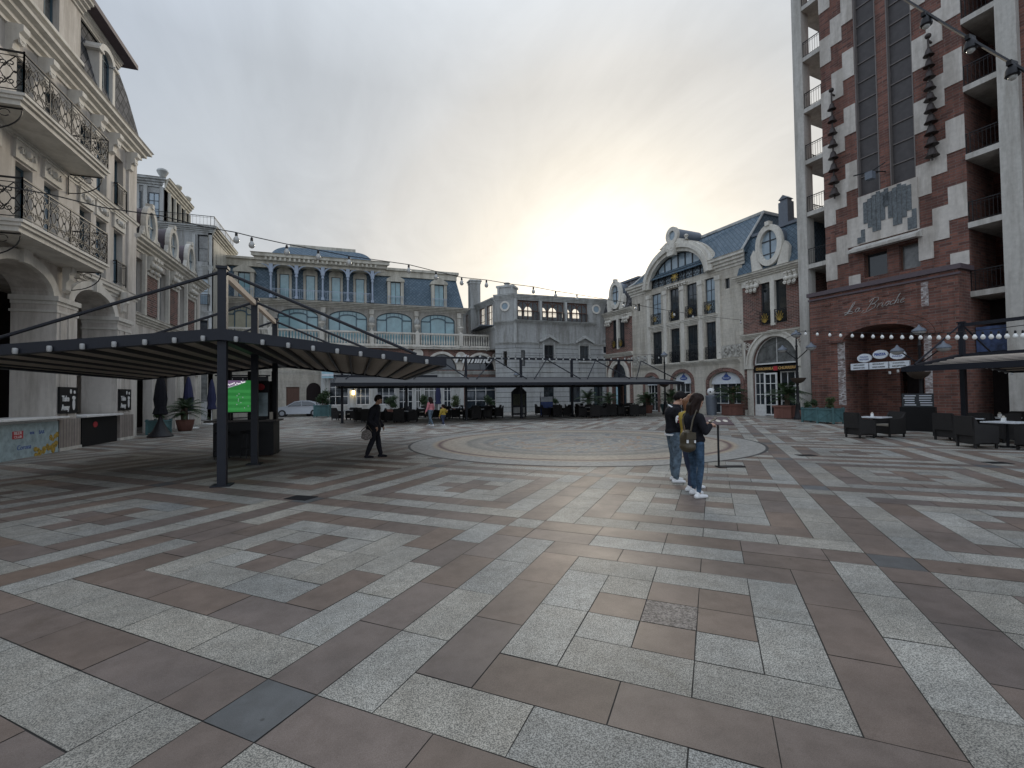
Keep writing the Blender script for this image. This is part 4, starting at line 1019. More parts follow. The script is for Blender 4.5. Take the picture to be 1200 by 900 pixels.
def pavilion(u0, u1, near, rel):
    c = (u0+u1)/2; q = (u1-u0)/2
    mb = MB(FR)
    mb.wall(u0, u1, 5.6, 9.9, -.35, 0, [(c-.95, c+.95, 6.5, 9.45)]); mb.wall(u0, u1, 0, 5.6, -.5, 0, [(c-1.72, c+1.72, 0, 3.65, 1.95)] if near else [(c-1.25, c+1.25, 0, 3.4, 1.45)])
    mb.box(u0, u1, -6, -5.7, 0, 9.9); mb.box(u0, u0+.15, -5.7, -.5, 0, 9.9); mb.box(u1-.15, u1, -5.7, -.5, 0, 9.9); mb.box(u0, u1, -5.7, -.36, 9.6, 9.9); mb.build('pavilion_wall', 'brick_red', B)
    mb = MB(FR); mb.box(u0+.1, u1-.1, -2.5, -2.3, 0, 9.6); mb.build('interior_wall', 'interior', B)
    mb = MB(FR)
    cornice(mb, u0-.25 if not near else u0, u1+.3, 9.85, 10.35, .5, m1=.6 if near else 0); cornice(mb, u0, u1+.1, 5.55, 5.95, .35)
    mb.box(c-.16, c+.16, -.1, .14, 6.35, 9.85); mb.box(u0, u1, 0, .1, 9.45, 9.85)
    for u in (c-1.45, c+1.45):
        mb.box(u-.5, u+.5, 0, .16, 9.5, 9.8)
        for k in (-.32, 0, .32): mb.ball((u+k, .25, 9.35), .19, 6); scroll(mb, u+k, .4, 9.05, .12); bracket(mb, u+k, .05, 9.8, .18, .5, .35)
        mb.ball((u-.16, .22, 9.0), .13, 5); mb.ball((u+.16, .22, 9.0), .13, 5)
    a, r, zs = (1.72, 1.95, 3.65) if near else (1.25, 1.45, 3.4)
    mb.arc2(c, zs, a, r, .3, 0, .16, 22); mb.arc2(c, zs, a+.3, r+.3, .13, 0, .24, 22)
    for sg in (-1, 1):
        scroll(mb, c+sg*(q-.45), .14, 5.0, .3); mb.box(c+sg*(q-.12)-.06, c+sg*(q-.12)+.06, 0, .1, 3.4, 5.4)
    mb.box(c-a-.42, c-a, 0, .1, 0, zs); mb.box(c+a, c+a+.42, 0, .1, 0, zs); mb.box(c-a-.5, c-a+.05, 0, .22, zs-.25, zs); mb.box(c+a-.05, c+a+.5, 0, .22, zs-.25, zs)
    mb.build('pavilion_trim', 'stone_trim', B)
    for s in (-1, 1):
        w0, w1 = (c-.95, c-.16) if s < 0 else (c+.16, c+.95)
        window(B, FR, w0, w1, 6.5, 9.45, -.12, 'frame_dark', 'glass', 1, 1)
        railing(B, FR, [(w0, .15), (w1, .15)], 6.5, .9, step=.12)
        mb = MB(FR)
        for k in range(9): mb.tube([((w0+w1)/2, .18, 6.6), ((w0+w1)/2+.28*cos(k*.7), .19, 6.95+.33*sin(k*.7))], .022, 4)
        mb.build('gilt_ornament', 'gold', B)
    # mansard and oval dormer
    mb = MB(FR); mb.prism_u([(.25, 10.35), (-.35, 12.0), (-1.0, 13.4), (-5.8, 13.6), (-5.8, 10.35)], u0, u1+(.25 if near else 0)); rf = mb.build('pavilion_roof', 'slate' if near else 'slate_dark', B)
    mb = MB(FR); mb.box(u0, u1, -1.4, -.85, 13.35, 13.55); mb.build('pavilion_ridge', 'lead', rf)
    mb = MB(FR); mb.disc(c, 11.95, .82, 1.28, -1.6, .12, 24); hd = mb.build('dormer_hood', 'lead', B)
    mb = MB(FR)
    for i in range(28):
        a0, a1 = 2*pi*i/28, 2*pi*(i+1)/28
        mb.prism([(c+.66*cos(a0), 11.95+1.05*sin(a0)), (c+1.0*cos(a0), 11.95+1.45*sin(a0)), (c+1.0*cos(a1), 11.95+1.45*sin(a1)), (c+.66*cos(a1), 11.95+1.05*sin(a1))], .1, .42)
    for sg in (-1, 1): mb.prism([(c+sg*.55, 10.4), (c+sg*1.35, 10.4), (c+sg*1.45, 11.5), (c+sg*1.2, 11.9), (c+sg*.95, 11.6), (c+sg*.8, 11.1)], .05, .35)
    mb.box(c-.16, c+.16, .1, .5, 13.3, 13.6)
    mb.build('oval_frame', 'stone_trim', hd)
    mb = MB(FR); mb.disc(c, 11.95, .68, 1.07, .12, .16, 28); mb.build('pane', 'glass_sky', hd)
    mb = MB(FR); mb.box(c-.04, c+.04, .16, .2, 10.9, 13.0); mb.box(c-.64, c+.64, .16, .2, 12.25, 12.33); mb.box(c-.6, c+.6, .16, .2, 11.35, 11.41); mb.build('mullion', 'frame_dark', hd)
    # entrance
    window(B, FR, c-a, c+a, zs+.02, zs+.1, -.2, 'frame_white' if near else 'frame_dark', 'glass', 2, 1, rise=r-.08, fw=.08)
    if near:
        mb = MB(FR); mb.box(c-a, c+a, -.3, -.05, 3.15, 3.55); mb.build('sign_board', 'plastic_black', B)
        for uu, s in ((c+.85, 'CHURCHKHELA'), (c-.85, 'CHURRERIA')): text_mb(s, 'sign_orange', B, FR, uu, -.05, 3.35, .26, 1.35, flip=True, depth=.02, bold=.006)
        mb = MB(FR); mb.box(c-.14, c+.16, -.05, -.03, 3.2, 3.5); mb.build('sign_badge', 'sign_red', B)
        window(B, FR, c+.92, c+a, .75, 3.12, -.15, 'frame_white', 'glass', 2, 3, fw=.08, mw=.05)
        mb = MB(FR); mb.box(c+.92, c+a, -.25, -.12, 0, .75); mb.build('door_panel', 'white_paint', B)
        window(B, FR, c-.1, c+.88, .05, 3.05, .0, 'frame_white', 'glass', 2, 4, fw=.11, mw=.05, name='door')
        window(B, FR, c-a, c-.15, .05, 3.12, -.3, 'frame_white', 'glass', 3, 3, fw=.08, mw=.05)
    else:
        mb = MB(FR); mb.box(c-.1, c+.45, -.05, .1, .3, 3.0); mb.build('banner', 'sign_cyan', B)
        window(B, FR, c-a, c-.15, .05, 3.2, -.3, 'door_brown', 'glass', 2, 2, fw=.1, name='door')
pavilion(-2.3, 2.6, True, 0); pavilion(15.2, 19.6, False, 1)
# shop fronts in the arches, with blue badge fanlights
for i, (a, b, z, s, r) in enumerate(ga):
    c = (a+b)/2
    window(B, FR, a+.15, b-.15, .05, s, -.35, 'frame_white', 'glass', 4, 3, fw=.09, mw=.05, name='shop_window')
    mb = MB(FR); hw = (b-a)/2-.18; mb.prism([(c-hw, s-.12), (c+hw, s-.12)]+[(c+hw*cos(pi*k/14), s+(r-.05)*sin(pi*k/14)) for k in range(15)], -.3, -.2); fl = mb.build('fanlight', 'sign_white' , B)
    if i < 2:
        mb = MB(FR); mb.disc(c, s+.34, .42, .17, -.2, -.17, 18); mb.disc(c, s+.5, .2, .14, -.2, -.165, 14); mb.prism([(c-.06, s+.6), (c+.06, s+.6), (c, s+.8)], -.2, -.165); bd = mb.build('badge', 'sign_blue', fl)
        text_mb('PIAZZA', 'sign_white', bd, FR, c, -.168, s+.34, .15, .6, flip=True, depth=.015)
# chimney
C2 = thing('chimney', 'slate-grey chimney stack on the right pavilion roof beside the brick tower', 'chimney', tuple(FR(.57, -2.2, 13.4)))
mb = MB(FR); mb.box(.22, .93, -2.6, -1.9, 13.2, 15.55); mb.build('stack', 'lead', C2)
mb = MB(FR); mb.box(.3, .85, -2.5, -2.0, 15.55, 15.75); mb.prism([(.22, 15.75), (.93, 15.75), (.57, 16.05)], -2.6, -1.9); mb.build('cap', 'lead', C2)

# ================================================================== brick tower
B = thing('brick_tower', 'tall tower in red brick with stepped white stone and dark louvred strips, right edge', 'tower', tuple(FR(-7, 0, 0)))
TD = .4; HT = 37.5
lev = [6.45+3.37*k for k in range(0, 10)]
mb = MB(FR)
mb.wall(-10.4, -3.7, 0, HT, -2.0, TD, [(-6.95, -5.8, 8.2, 9.6), (-8.45, -7.5, 8.2, 9.6), (-8.9, -5.3, 0, 5.2), (-8.4, -5.62, 13.0, HT)])
mb.box(-7.24, -6.73, -2.0, TD, 13.0, HT)
mb.box(-10.4, -3.7, -9, -8.7, 0, HT)
mb.box(-22, -12.32, -9, TD-.25, 0, HT)
mb.box(-4.0, -3.7, -8.7, -2.0, 0, HT)
mb.box(-10.4, -3.7, -2.4, -2.0, 0, HT)
wl_ = mb.build('wall', 'brick_tower', B)
mb = MB(FR)   # louvres
for a, b in ((-8.4, -7.24), (-6.73, -5.62)):
    mb.box(a, b, -1.9, TD-.22, 13.0, HT)
lou = mb.build('louvre', 'panel_metal', B)
mb = MB(FR)
for a, b in ((-8.4, -7.24), (-6.73, -5.62)):
    z = 13.0
    while z < HT: mb.box(a, b, TD-.22, TD-.16, z, z+.05); z += 1.12
    mb.box(a, a+.05, TD-.22, TD+.02, 13, HT); mb.box(b-.05, b, TD-.22, TD+.02, 13, HT)
M['louvre_edge'] = mat('louvre_edge', (.17, .15, .14), .7)
mb.build('louvre_frame', 'louvre_edge', lou)
# stepped stones
for side, cols in ((0, ((-4.35, -3.7), (-4.98, -4.35), (-5.6, -4.98))), (1, ((-9.03, -8.4), (-9.68, -9.03), (-10.4, -9.68)))):
    mb = MB(FR)
    for k, (a, b) in enumerate(cols):
        z = 11.85+.85*k-3.37*2
        while z < HT:
            z0, z1 = z, z+1.68
            if z0 > 7.0: mb.box(a, b, TD, TD+.045, z0, min(z1, HT))
            elif z1 > 7.8: mb.box(a, b, TD, TD+.045, 7.8, z1)
            z += 3.37
    mb.build('stepped_stone', 'tower_stone', B)
mb = MB(FR)   # concrete frame
mb.box(-2.62, -2.0, -.25, TD+.1, 0, HT); mb.box(-2.62, -2.0, -8.9, -8.2, 0, HT); mb.box(-12.32, -11.62, -.25, TD+.1, 0, HT)
for z in lev:
    mb.box(-3.7, -2.0, -9, TD+.06, z-.27, z); mb.box(-11.62, -10.4, -3.2, TD+.06, z-.27, z)
mb.build('concrete_frame', 'concrete', B)
mb = MB(FR); mb.box(-11.62, -10.4, -3.3, -3.2, 0, HT); mb.build('loggia_back_wall', 'interior_red', B)
for k, z in enumerate(lev[:-1]):
    window(B, FR, -11.5, -10.45, z+.05, z+2.6, -3.05, 'frame_dark', 'glass', 2, 1)
    railing(B, FR, [(-3.68, TD-.02), (-2.63, TD-.02)], z, 1.0, step=.14, curls=False)
    railing(B, FR, [(-11.6, TD-.02), (-10.42, TD-.02)], z, 1.0, step=.14, curls=False)
    railing(B, FR, [(-2.08, -.3), (-2.08, -4.2)], z, 1.0, step=.14, curls=False)
# stepped mosaic panel
mb = MB(FR); mb.box(-8.47, -5.62, TD, TD+.1, 10.2, 12.95); mp_ = mb.build('mosaic_panel', 'tower_stone', B)
mb = MB(FR)
for sg, c in ((1, -6.6), (-1, -7.6)):
    for k in range(6):
        a = c+sg*(-.33+.22*k) if False else c-.6+.22*k
        z1 = 12.9-.12*abs(k-2); z0 = (11.3, 11.0, 10.7, 10.7, 11.2, 11.9)[k] if sg < 0 else (11.9, 11.2, 10.7, 10.7, 11.0, 11.3)[k]
        mb.box(a, a+.2, TD+.1, TD+.13, z0, z1)
for a, z0, z1 in ((-5.95, 10.25, 11.0), (-5.75, 10.25, 10.6), (-8.4, 10.25, 11.3), (-8.2, 10.25, 10.9), (-7.15, 12.2, 12.9)): mb.box(a, a+.2, TD+.1, TD+.13, z0, z1)
M['mosaic_grey'] = mat('mosaic_grey', (.13, .15, .16), .5, noise=.5, nscale=9)
mb.build('grey_mosaic', 'mosaic_grey', mp_)
mb = MB(FR); mb.prism_u([(TD, 9.75), (TD+.75, 9.65), (TD+.75, 9.8), (TD, 10.15)], -8.6, -5.3); mb.build('window_hood', 'concrete', B)
window(B, FR, -6.95, -5.8, 8.2, 9.6, TD-.25, 'door_brown', 'glass', 1, 1); window(B, FR, -8.45, -7.5, 8.2, 9.6, TD-.25, 'door_brown', 'glass', 1, 1)
# porch
PD = 1.6
mb = MB(FR)
mb.wall(-10.4, -3.35, 0, 7.45, TD+.003, PD, [(-8.95, -5.3, 0, 4.5, .75)])
for k in range(6): mb.box(-9.6+k*1.0, -9.25+k*1.0, PD, PD+.04, 6.75, 6.95)
for k, o in ((0, .0), (1, .28), (2, .56)):
    mb.arc2(-7.12, 4.5, 1.83+o, .75+o, .26, PD, PD+.22-.07*k, 20)
pc = mb.build('porch', 'brick_tower', B)
mb = MB(FR); mb.box(-10.55, -3.25, TD, PD+.12, 7.45, 7.68); mb.box(-10.5, -3.3, PD, PD+.07, 7.2, 7.3); mb.build('porch_coping', 'roof_edge', pc)
mb = MB(FR); mb.box(-6.9, -5.3, -.9, -.6, 0, 5.2); mb.box(-8.95, -6.9, -.9, -.6, 2.75, 5.2); mb.build('porch_inner_wall', 'brick_tower', pc)
for q_ in ((-5.3, -4.9, .9, 4.7), (-9.3, -9.0, 1.2, 4.9), (-9.25, -8.95, 5.9, 7.1)): mb = MB(FR); mb.box(q_[0], q_[1], PD, PD+.012, q_[2], q_[3]); mb.build('peeling_whitewash', 'whitewash', pc)
mb = MB(FR); mb.box(-8.95, -6.9, -1.4, -1.3, 0, 2.75); mb.build('doorway', 'interior', pc)
mb = MB(FR)
# script lettering in thin tubes
def script(mb, strokes, u0, z0, s, slant=.45, d=PD+.06, r=.014, rise=0):
    for st in strokes:
        P = [(u0-(x+slant*y)*s, d, z0+y*s+rise*x*s) for x, y in st]
        mb.tube(P, r, 5)
L_ = [[(-.3, .25), (.1, .3), (.55, .25)], [(-.15, 0), (.05, .12), (.2, .6), (.3, 1.15), (.45, 1.25), (.45, 1.0), (.3, .5), (.1, .1), (-.05, 0), (-.15, .06), (.1, .1), (.5, .02), (.7, .1)]]
a_ = [[(1.15, .42), (1.0, .5), (.85, .35), (.85, .12), (1.0, .05), (1.15, .2), (1.2, .48), (1.15, .15), (1.25, .04), (1.4, .12)]]
B_ = [[(2.0, .0), (2.15, .5), (2.3, 1.1)], [(1.75, .1), (1.6, -.1), (1.75, -.2), (2.2, -.1), (2.7, .15), (2.75, .4), (2.55, .55), (2.3, .55), (2.6, .65), (2.8, .9), (2.7, 1.15), (2.4, 1.2), (2.05, 1.05), (1.95, .85)]]
def low(x, kind):
    if kind == 'r': return [[(x, .05), (x+.08, .45), (x+.15, .35), (x+.3, .48), (x+.33, .4)]]
    if kind == 'i': return [[(x, .45), (x-.02, .12), (x+.08, .04), (x+.2, .12)], [(x+.02, .65), (x+.03, .7)]]
    if kind == 'o': return [[(x+.2, .48), (x, .35), (x, .12), (x+.15, .04), (x+.3, .18), (x+.3, .4), (x+.2, .48), (x+.4, .42)]]
    if kind == 'c': return [[(x+.3, .42), (x+.15, .48), (x, .32), (x+.02, .1), (x+.15, .04), (x+.32, .12)]]
    if kind == 'h': return [[(x, .05), (x+.08, .6), (x+.18, 1.05), (x+.1, .9), (x+.05, .3), (x, .04), (x+.1, .35), (x+.25, .48), (x+.3, .35), (x+.27, .1), (x+.4, .08)]]
    return [[(x, .25), (x+.2, .3), (x+.25, .42), (x+.12, .48), (x, .3), (x+.02, .1), (x+.15, .03), (x+.35, .12)]]
st = L_+a_+B_
for x, k in ((2.95, 'r'), (3.4, 'i'), (3.65, 'o'), (4.1, 'c'), (4.5, 'h'), (5.0, 'e')): st += low(x, k)
script(mb, st, -5.45, 6.05, .52, .4, rise=.07)
mb.build('script_lettering', 'grey_trim', pc)
# hotel signs: three ovals over three boxes
sg_ = MB(FR); 
for c in (-5.95, -6.9, -7.85): sg_.box(c-.44, c+.44, PD-.25, PD-.12, 2.88, 3.24)
sgn = sg_.build('sign_box', 'sign_white', pc)
for c, s1, s2 in ((-5.95, 'RESTAURANT', 'BANQUET HALL'), (-6.9, 'RESTAURANT', 'WINE CORNER'), (-7.85, 'HOTEL', 'RECEPTION')):
    text_mb(s1, 'plastic_black', sgn, FR, c, PD-.12, 3.14, .1, .55, flip=True, depth=.012); text_mb(s2, 'plastic_black', sgn, FR, c, PD-.12, 2.98, .1, .6, flip=True, depth=.012)
for c, z, s in ((-6.2, 3.52, ''), (-6.98, 3.66, 'PIAZZA'), (-7.78, 3.58, '')):
    mb = MB(FR); mb.disc(c, z, .36, .24, PD-.24, PD-.14, 22); ov = mb.build('oval_sign', 'sign_white', pc)
    mb = MB(FR)
    if s: text_mb(s, 'sign_blue', ov, FR, c, PD-.14, z, .18, .55, flip=True, depth=.012, bold=.01)
    else:
        text_mb('PIAZZA' if c > -7 else 'HOTEL', 'sign_blue', ov, FR, c, PD-.14, z+.06, .11, .4, flip=True, depth=.012); text_mb('BOUTIQUE' if c > -7 else 'PIAZZA', 'sign_blue', ov, FR, c, PD-.14, z-.08, .11, .45, flip=True, depth=.012)
# lower right bays
mb = MB(FR); mb.box(-11.62, -10.4, -1.6, -1.5, 0, 6.2); mb.build('dark_shop_wall', 'interior', B)
mb = MB(FR); mb.box(-11.6, -10.45, TD-.3, TD-.2, 3.5, 4.7); M['mural_blue'] = mat('mural_blue', (.05, .08, .17), .7, noise=.8, nscale=2.5)
mb.build('painted_panel', 'mural_blue', B)
for z in (7.9, ): pass
# bells
for nm, s, z0, z1, n in (('left', -4.5, 13.5, 19.9, 8), ('right', -9.24, 13.6, 19.8, 10)):
    Bt = thing('bell_chain', 'column of %s dark bronze bells hanging on the tower front, %s' % (('eight', 'left of the louvres') if nm == 'left' else ('ten', 'right of the louvres')), 'bells', tuple(FR(s, TD+.3, z0)), group='bell chains on the tower')
    mb = MB(FR); mb.tube([(s, TD+.35, z0-.2), (s, TD+.35, z1)], .045, 6); mb.ball((s, TD+.35, z1+.05), .14, 6)
    for z in (z0+.3, z1-.2, (z0+z1)/2): mb.box(s-.04, s+.04, TD, TD+.38, z-.04, z+.04)
    mb.build('hanger', 'bronze', Bt)
    for i in range(n):
        z = z0+(z1-z0-.4)*i/n; k = 1.02-.25*i/n
        mb = MB(FR); mb.lathe(s, TD+.36, [(.30*k, 0), (.27*k, .03), (.2*k, .16*k), (.15*k, .36*k), (.12*k, .44*k), (.04*k, .5*k)], 12, z)
        mb.tube([(s, TD+.36, z-.09), (s, TD+.36, z+.1)], .03, 5)
        mb.build('bell', 'bronze', Bt)
SL = thing('arm_floodlight', 'floodlight on a long arm below the tower louvres', 'floodlight', tuple(FR(-7, TD, 13.5)))
mb = MB(FR); mb.tube([(-7.0, TD, 13.9), (-7.0, TD+1.5, 13.6), (-6.4, TD+1.9, 13.55)], .035, 6); mb.tube([(-7.0, TD+1.4, 13.62), (-7.6, TD+1.2, 13.9)], .03, 5); mb.build('arm', 'iron', SL)
mb = MB(FR); mb.box(-7.2, -6.85, TD+1.35, TD+1.7, 13.15, 13.55); mb.build('lamp_head', 'lead', SL)
# ================================================================== canopies
def canopy(label, loc, rz, L, masts, lights=True, group='gabled black steel canopies around the square', wing=4.3, rail='canopy_top'):
    """spine along local +Y from y=0; wings fall to both sides"""
    t = thing('canopy', label, 'canopy', loc, rz, group)
    zr, ze = 3.02, 2.50        # top of beams at the ridge and at the eave
    zb, zbe = 2.80, 2.34
    def beam(mb, y, w_=.09):
        for s in (-1, 1):
            mb.prism([(0, zr), (s*wing, ze), (s*wing, zbe), (0, zb)], y-w_, y+w_)
    for y in (0, L):
        mb = MB(); beam(mb, y); mb.build('end_beam', 'steel_dark', t)
    for s in (-1, 1):
        mb = MB(); mb.box(s*wing-.06, s*wing+.06, .09, L-.09, zbe-.01, ze+.02); mb.build('eave_beam', 'steel_dark', t)
        mb = MB(); W0, W1 = .1, wing-.06
        up, dn = [], []
        for i in range(73):      # cloth sagging between the ribs
            x = W0+(W1-W0)*i/72; ph = ((x-.05)/.452) % 1; sg = -.075*(4*ph*(1-ph)); zz = zr-.09+(ze-zr)*x/wing+.02
            up.append((s*x, zz+sg+.012)); dn.append((s*x, zz+sg))
        for i in range(72): mb.prism([up[i], up[i+1], dn[i+1], dn[i]], .09, L-.09)
        r = mb.build('roof_fabric', 'canopy_fabric', t)
        mb = MB()
        n = int(wing/.452)
        for i in range(1, n+1):
            x = i*.452+.05
            if x > wing-.1: break
            z = zb+(zbe-zb)*x/wing+.085
            mb.box(s*x-.022, s*x+.022, .1, L-.1, z-.06, z+.05)
        mb.build('rib', 'rib_dark', r)
    mb = MB(); mb.box(-.09, .09, .1, L-.1, zb-.02, zr+.01); mb.build('ridge_beam', 'steel_dark', t)
    zt = 4.19
    for y in masts:
        mb = MB(); mb.box(-.075, .075, y-.075, y+.075, .03, zt); mb.box(-.1, .1, y-.1, y+.1, zt, zt+.05); mb.prism_z([(.2*cos(pi/4+k*pi/2)*1.2, y+.2*sin(pi/4+k*pi/2)*1.2) for k in range(4)], .012, .035)
        mb.build('post', 'steel_dark', t)
        mb = MB()
        for s in (-1, 1):
            mb.tube([(s*.05, y, zt-.06), (s*wing*.86, y, ze+.1)], .032, 6)
        mb.build('tie_rod', 'steel_dark', t)
    mb = MB(); mb.box(-.045, .045, masts[0], masts[-1], zt-.14, zt-.02); mb.build('top_rail', rail, t)
    if lights:
        for s in (-1, 1):
            for i in range(9):
                x = (.6+i)*.452; z = zb+(zbe-zb)*x/wing
                mb = MB(); mb.lathe(s*x, -.14, [(.03, 0), (.038, .025), (.038, .085), (.03, .1)], 10, z-.01)
                mb.build('spotlight', 'lamp_white', t)
    return t
canopy('nearest black canopy with a ridge post, at the left over the bar counters', (-2.42, 10.14, 0), 0, 8.4, [.08, 3.1, 6.25])
canopy('black canopy before the brick tower, cut by the right edge', (21.6, 11.0, 0), pi+radians(2), 8.4, [.08, 3.1, 6.25], rail='steel_dark', wing=3.35)
# long canopy across the back: ridge along X
def long_canopy():
    t = thing('canopy', 'long black truss canopy across the back of the square over the restaurant tables', 'canopy', (-1.3, 32, 0), 0, 'gabled black steel canopies around the square')
    Lx = 24.0; posts = [.5, 4.6, 8.75, 12.9, 17.05, 21.2]
    for sy, nm in ((-1, 'front'), (1, 'rear')):
        mb = MB(); mb.box(0, Lx, sy*4.2-.07, sy*4.2+.07, 2.34, 2.52); mb.build('eave_beam', 'steel_dark', t)
        mb = MB(); mb.prism_u([(sy*.1, 3.0), (sy*4.15, 2.5), (sy*4.15, 2.46), (sy*.1, 2.96)], .05, Lx-.05); r = mb.build('roof_fabric', 'canopy_grey', t)
        mb = MB()
        for i in range(int(Lx/.6)): mb.tube([(.3+i*.6, sy*.1, 2.93), (.3+i*.6, sy*4.1, 2.44)], .03, 5)
        mb.build('rib', 'rib_dark', r)
    mb = MB(); mb.box(0, Lx, -.08, .08, 2.82, 3.03); mb.build('ridge_beam', 'steel_dark', t)
    mb = MB(); mb.box(4.0, Lx-1.5, -.06, .06, 4.32, 4.45); mb.build('top_rail', 'steel_dark', t)
    for x in (0.1, Lx-.1):
        mb = MB(); mb.prism_u([(-4.2, 2.36), (0, 2.8), (4.2, 2.36), (4.2, 2.52), (0, 3.04), (-4.2, 2.52)], x-.06, x+.06); mb.build('end_beam', 'steel_dark', t)
    for x in posts:
        mb = MB(); mb.box(x-.08, x+.08, -.08, .08, .03, 4.4); mb.prism_z([(x+.22*cos(pi/4+k*pi/2), .22*sin(pi/4+k*pi/2)) for k in range(4)], .012, .035); mb.build('post', 'steel_dark', t)
    for i in range(6):
        xm = (posts[i]+2.07)
        mb = MB()
        for sy in (-1, ):
            for sx in (-1, 1): mb.tube([(xm, 0, 4.36), (xm+sx*1.8, sy*2.0, 2.82)], .04, 6)
        mb.build('diagonal_strut', 'steel_dark', t)
long_canopy()

# ================================================================== string lights
def pix_on(u, v, p0, n):
    d = _F + _R*((u-600)/540.5) - _U*((v-450)/540.5); C0 = Vector((0, 0, CAM_H)); return C0 + d*((Vector(p0)-C0).dot(Vector(n)))/d.dot(Vector(n))
def string_lights(label, wire, bulbs, name='string_lights', s=1.0, hood=False, bm_='bulb', bs=1.0):
    t = thing(name, label, 'string lights', tuple(wire[0]), 0, 'festoon light strings over the square')
    W = wire[0]
    mb = MB(); mb.tube([p-W for p in wire], .011*s, 5); mb.build('cable', 'iron', t)
    for p in bulbs:
        p = p-W
        mb = MB(); mb.lathe(p.x, p.y, [(.012, .01), (.03, -.02), (.05, -.06), (.058, -.12), (.05, -.13)] if hood else [(.012, 0), (.026, -.02), (.03, -.075), (.024, -.09)], 10, p.z)
        if hood: mb.box(p.x-.055, p.x+.055, p.y-.02, p.y+.02, p.z-.03, p.z+.015)
        k = mb.build('socket', 'iron', t)
        if hood: mb = MB(); mb.ball((p.x, p.y, p.z-.13), .036, 6); mb.build('bulb', 'bulb', k); continue
        mb = MB(); mb.lathe(p.x, p.y, [(.022, -.085), (.035, -.11), (.058, -.15), (.062, -.19), (.045, -.23), (.015, -.247)], 10, p.z)
        mb.v = [(p.x+(x-p.x)*bs, p.y+(y-p.y)*bs, p.z-.08+(z-p.z+.08)*bs) for x, y, z in mb.v]; mb.build('bulb', bm_, k)
def on_line(A, Bp, px):      # a vertical plane through A and B
    n = (Vector(Bp)-Vector(A)).cross(Vector((0, 0, 1))); return [pix_on(u, v, A, n) for u, v in px]
A1, B1 = (-9.6, 7.9, 0), (27.6, 25.0, 0)
wpx = [(60, 228), (120, 243), (190, 253), (240, 266), (275, 272), (295, 277), (336, 286), (373, 293), (409, 300), (479, 310), (511, 318), (541, 325), (570, 328), (600, 333), (625, 336), (651, 341), (676, 345), (700, 349), (731, 354), (744, 357), (790, 365), (830, 371), (868, 375)]
wr = on_line(A1, B1, wpx); wr = [Vector((-9.5, 8.0, 5.1))] + wr + [Vector((27.5, 24.9, 6.9))]
bl = on_line(A1, B1, [(277, 272), (295, 278), (336, 287), (373, 293), (409, 300), (479, 310), (511, 318), (541, 325), (570, 328), (625, 336), (651, 341), (676, 345), (731, 354), (745, 357), (790, 365), (812, 368), (868, 375)])
string_lights('long festoon cable with large clear bulbs crossing the sky above the middle of the square', wr, bl)
wr = on_line((22, 20.6, 0), (16.5, 2.0, 0), [(940, 388), (965, 388), (1010, 390), (1060, 391), (1110, 390), (1160, 386), (1200, 381)])
n_ = 17
bl = on_line((22, 20.6, 0), (16.5, 2.0, 0), [(943+x*.975, 387+(3.0*sin(x/255*pi))) for x in (1, 15, 30, 43, 57, 69, 82, 93, 104, 117, 128, 139, 150, 161, 172, 183, 193, 204, 214, 224, 233, 243, 253, 262)])
string_lights('low festoon row of close-set white bulbs in front of the brick tower porch', [Vector((22.1, 20.6, 4.12))]+wr+[Vector((16.6, 2.2, 3.9))], bl, bm_='bulb_white')
P_ = on_line((5.9, 2.2, 0), (5.2, -1.4, 0), [(1085, 17), (1137, 44), (1186, 74)])
e0 = on_line((5.9, 2.2, 0), (5.2, -1.4, 0), [(1040, -14), (1062, 0), (1110, 30), (1160, 59), (1200, 82), (1260, 120)])
string_lights('festoon cable with three dark lamp sockets crossing the top right corner, nearest of all', [Vector(FR(-7, .7, 36.5))] + e0 + [Vector((9, -14, 6.5))], P_, s=1.4, hood=True)
bl = on_line((9.0, 30, 0), (23, 31, 0), [(572+x, 417-abs(x-90)*.0+2*sin(x/200*pi)) for x in range(0, 205, 8)])
wr = on_line((9.0, 30, 0), (23, 31, 0), [(565, 414), (600, 416), (640, 417), (700, 417), (780, 415)])
string_lights('faint far row of small bulbs strung above the long back canopy', wr, [p+Vector((0, 0, .02)) for p in bl])
wr = [Vector((6.5+i*.9, 45.6, 6.75-.25*sin(i/9*pi*2)**2)) for i in range(10)]
string_lights('short row of bulbs hung along the terrace balustrade', wr, wr[1:-1:1])

# ================================================================== lamp posts
def lamp_post(label, loc, hgt, arms, rz=0):
    t = thing('street_lamp', label, 'street lamp', loc, rz, 'black street lamps of the square')
    mb = MB(); mb.lathe(0, 0, [(.26, .012), (.26, .12), (.2, .2), (.16, .5), (.12, .9), (.14, .95), (.09, 1.05), (.065, 1.4), (.055, hgt-.5), (.08, hgt-.45), (.05, hgt-.35), (.04, hgt)], 12); mb.build('pole', 'iron', t)
    for (dx, dz) in arms:
        a = MB()
        if dx: a.tube([(0, 0, dz-.5), (dx*.5, 0, dz-.15), (dx*.9, 0, dz+.15), (dx, 0, dz+.42)], .03, 6)
        else: a.tube([(0, 0, hgt-.1), (0, 0, dz+.4)], .03, 6)
        ar = a.build('arm', 'iron', t)
        mb = MB(); mb.lathe(dx, 0, [(.02, .46), (.05, .41), (.08, .35), (.24, .24), (.28, .16), (.27, .13)], 12, dz); mb.build('lamp_hood', 'lead', ar)
        mb = MB(); mb.lathe(dx, 0, [(.25, .13), (.22, .06), (.13, 0), (.04, -.02)], 12, dz); mb.build('lamp_globe', 'lamp_white', ar)
    return t
lamp_post('three-headed street lamp beside the right end of the stone mansion, left of the porch', (25.4, 20.9, 0), 4.9, [(0, 5.0), (-.85, 4.15), (.85, 4.15)], radians(-80))
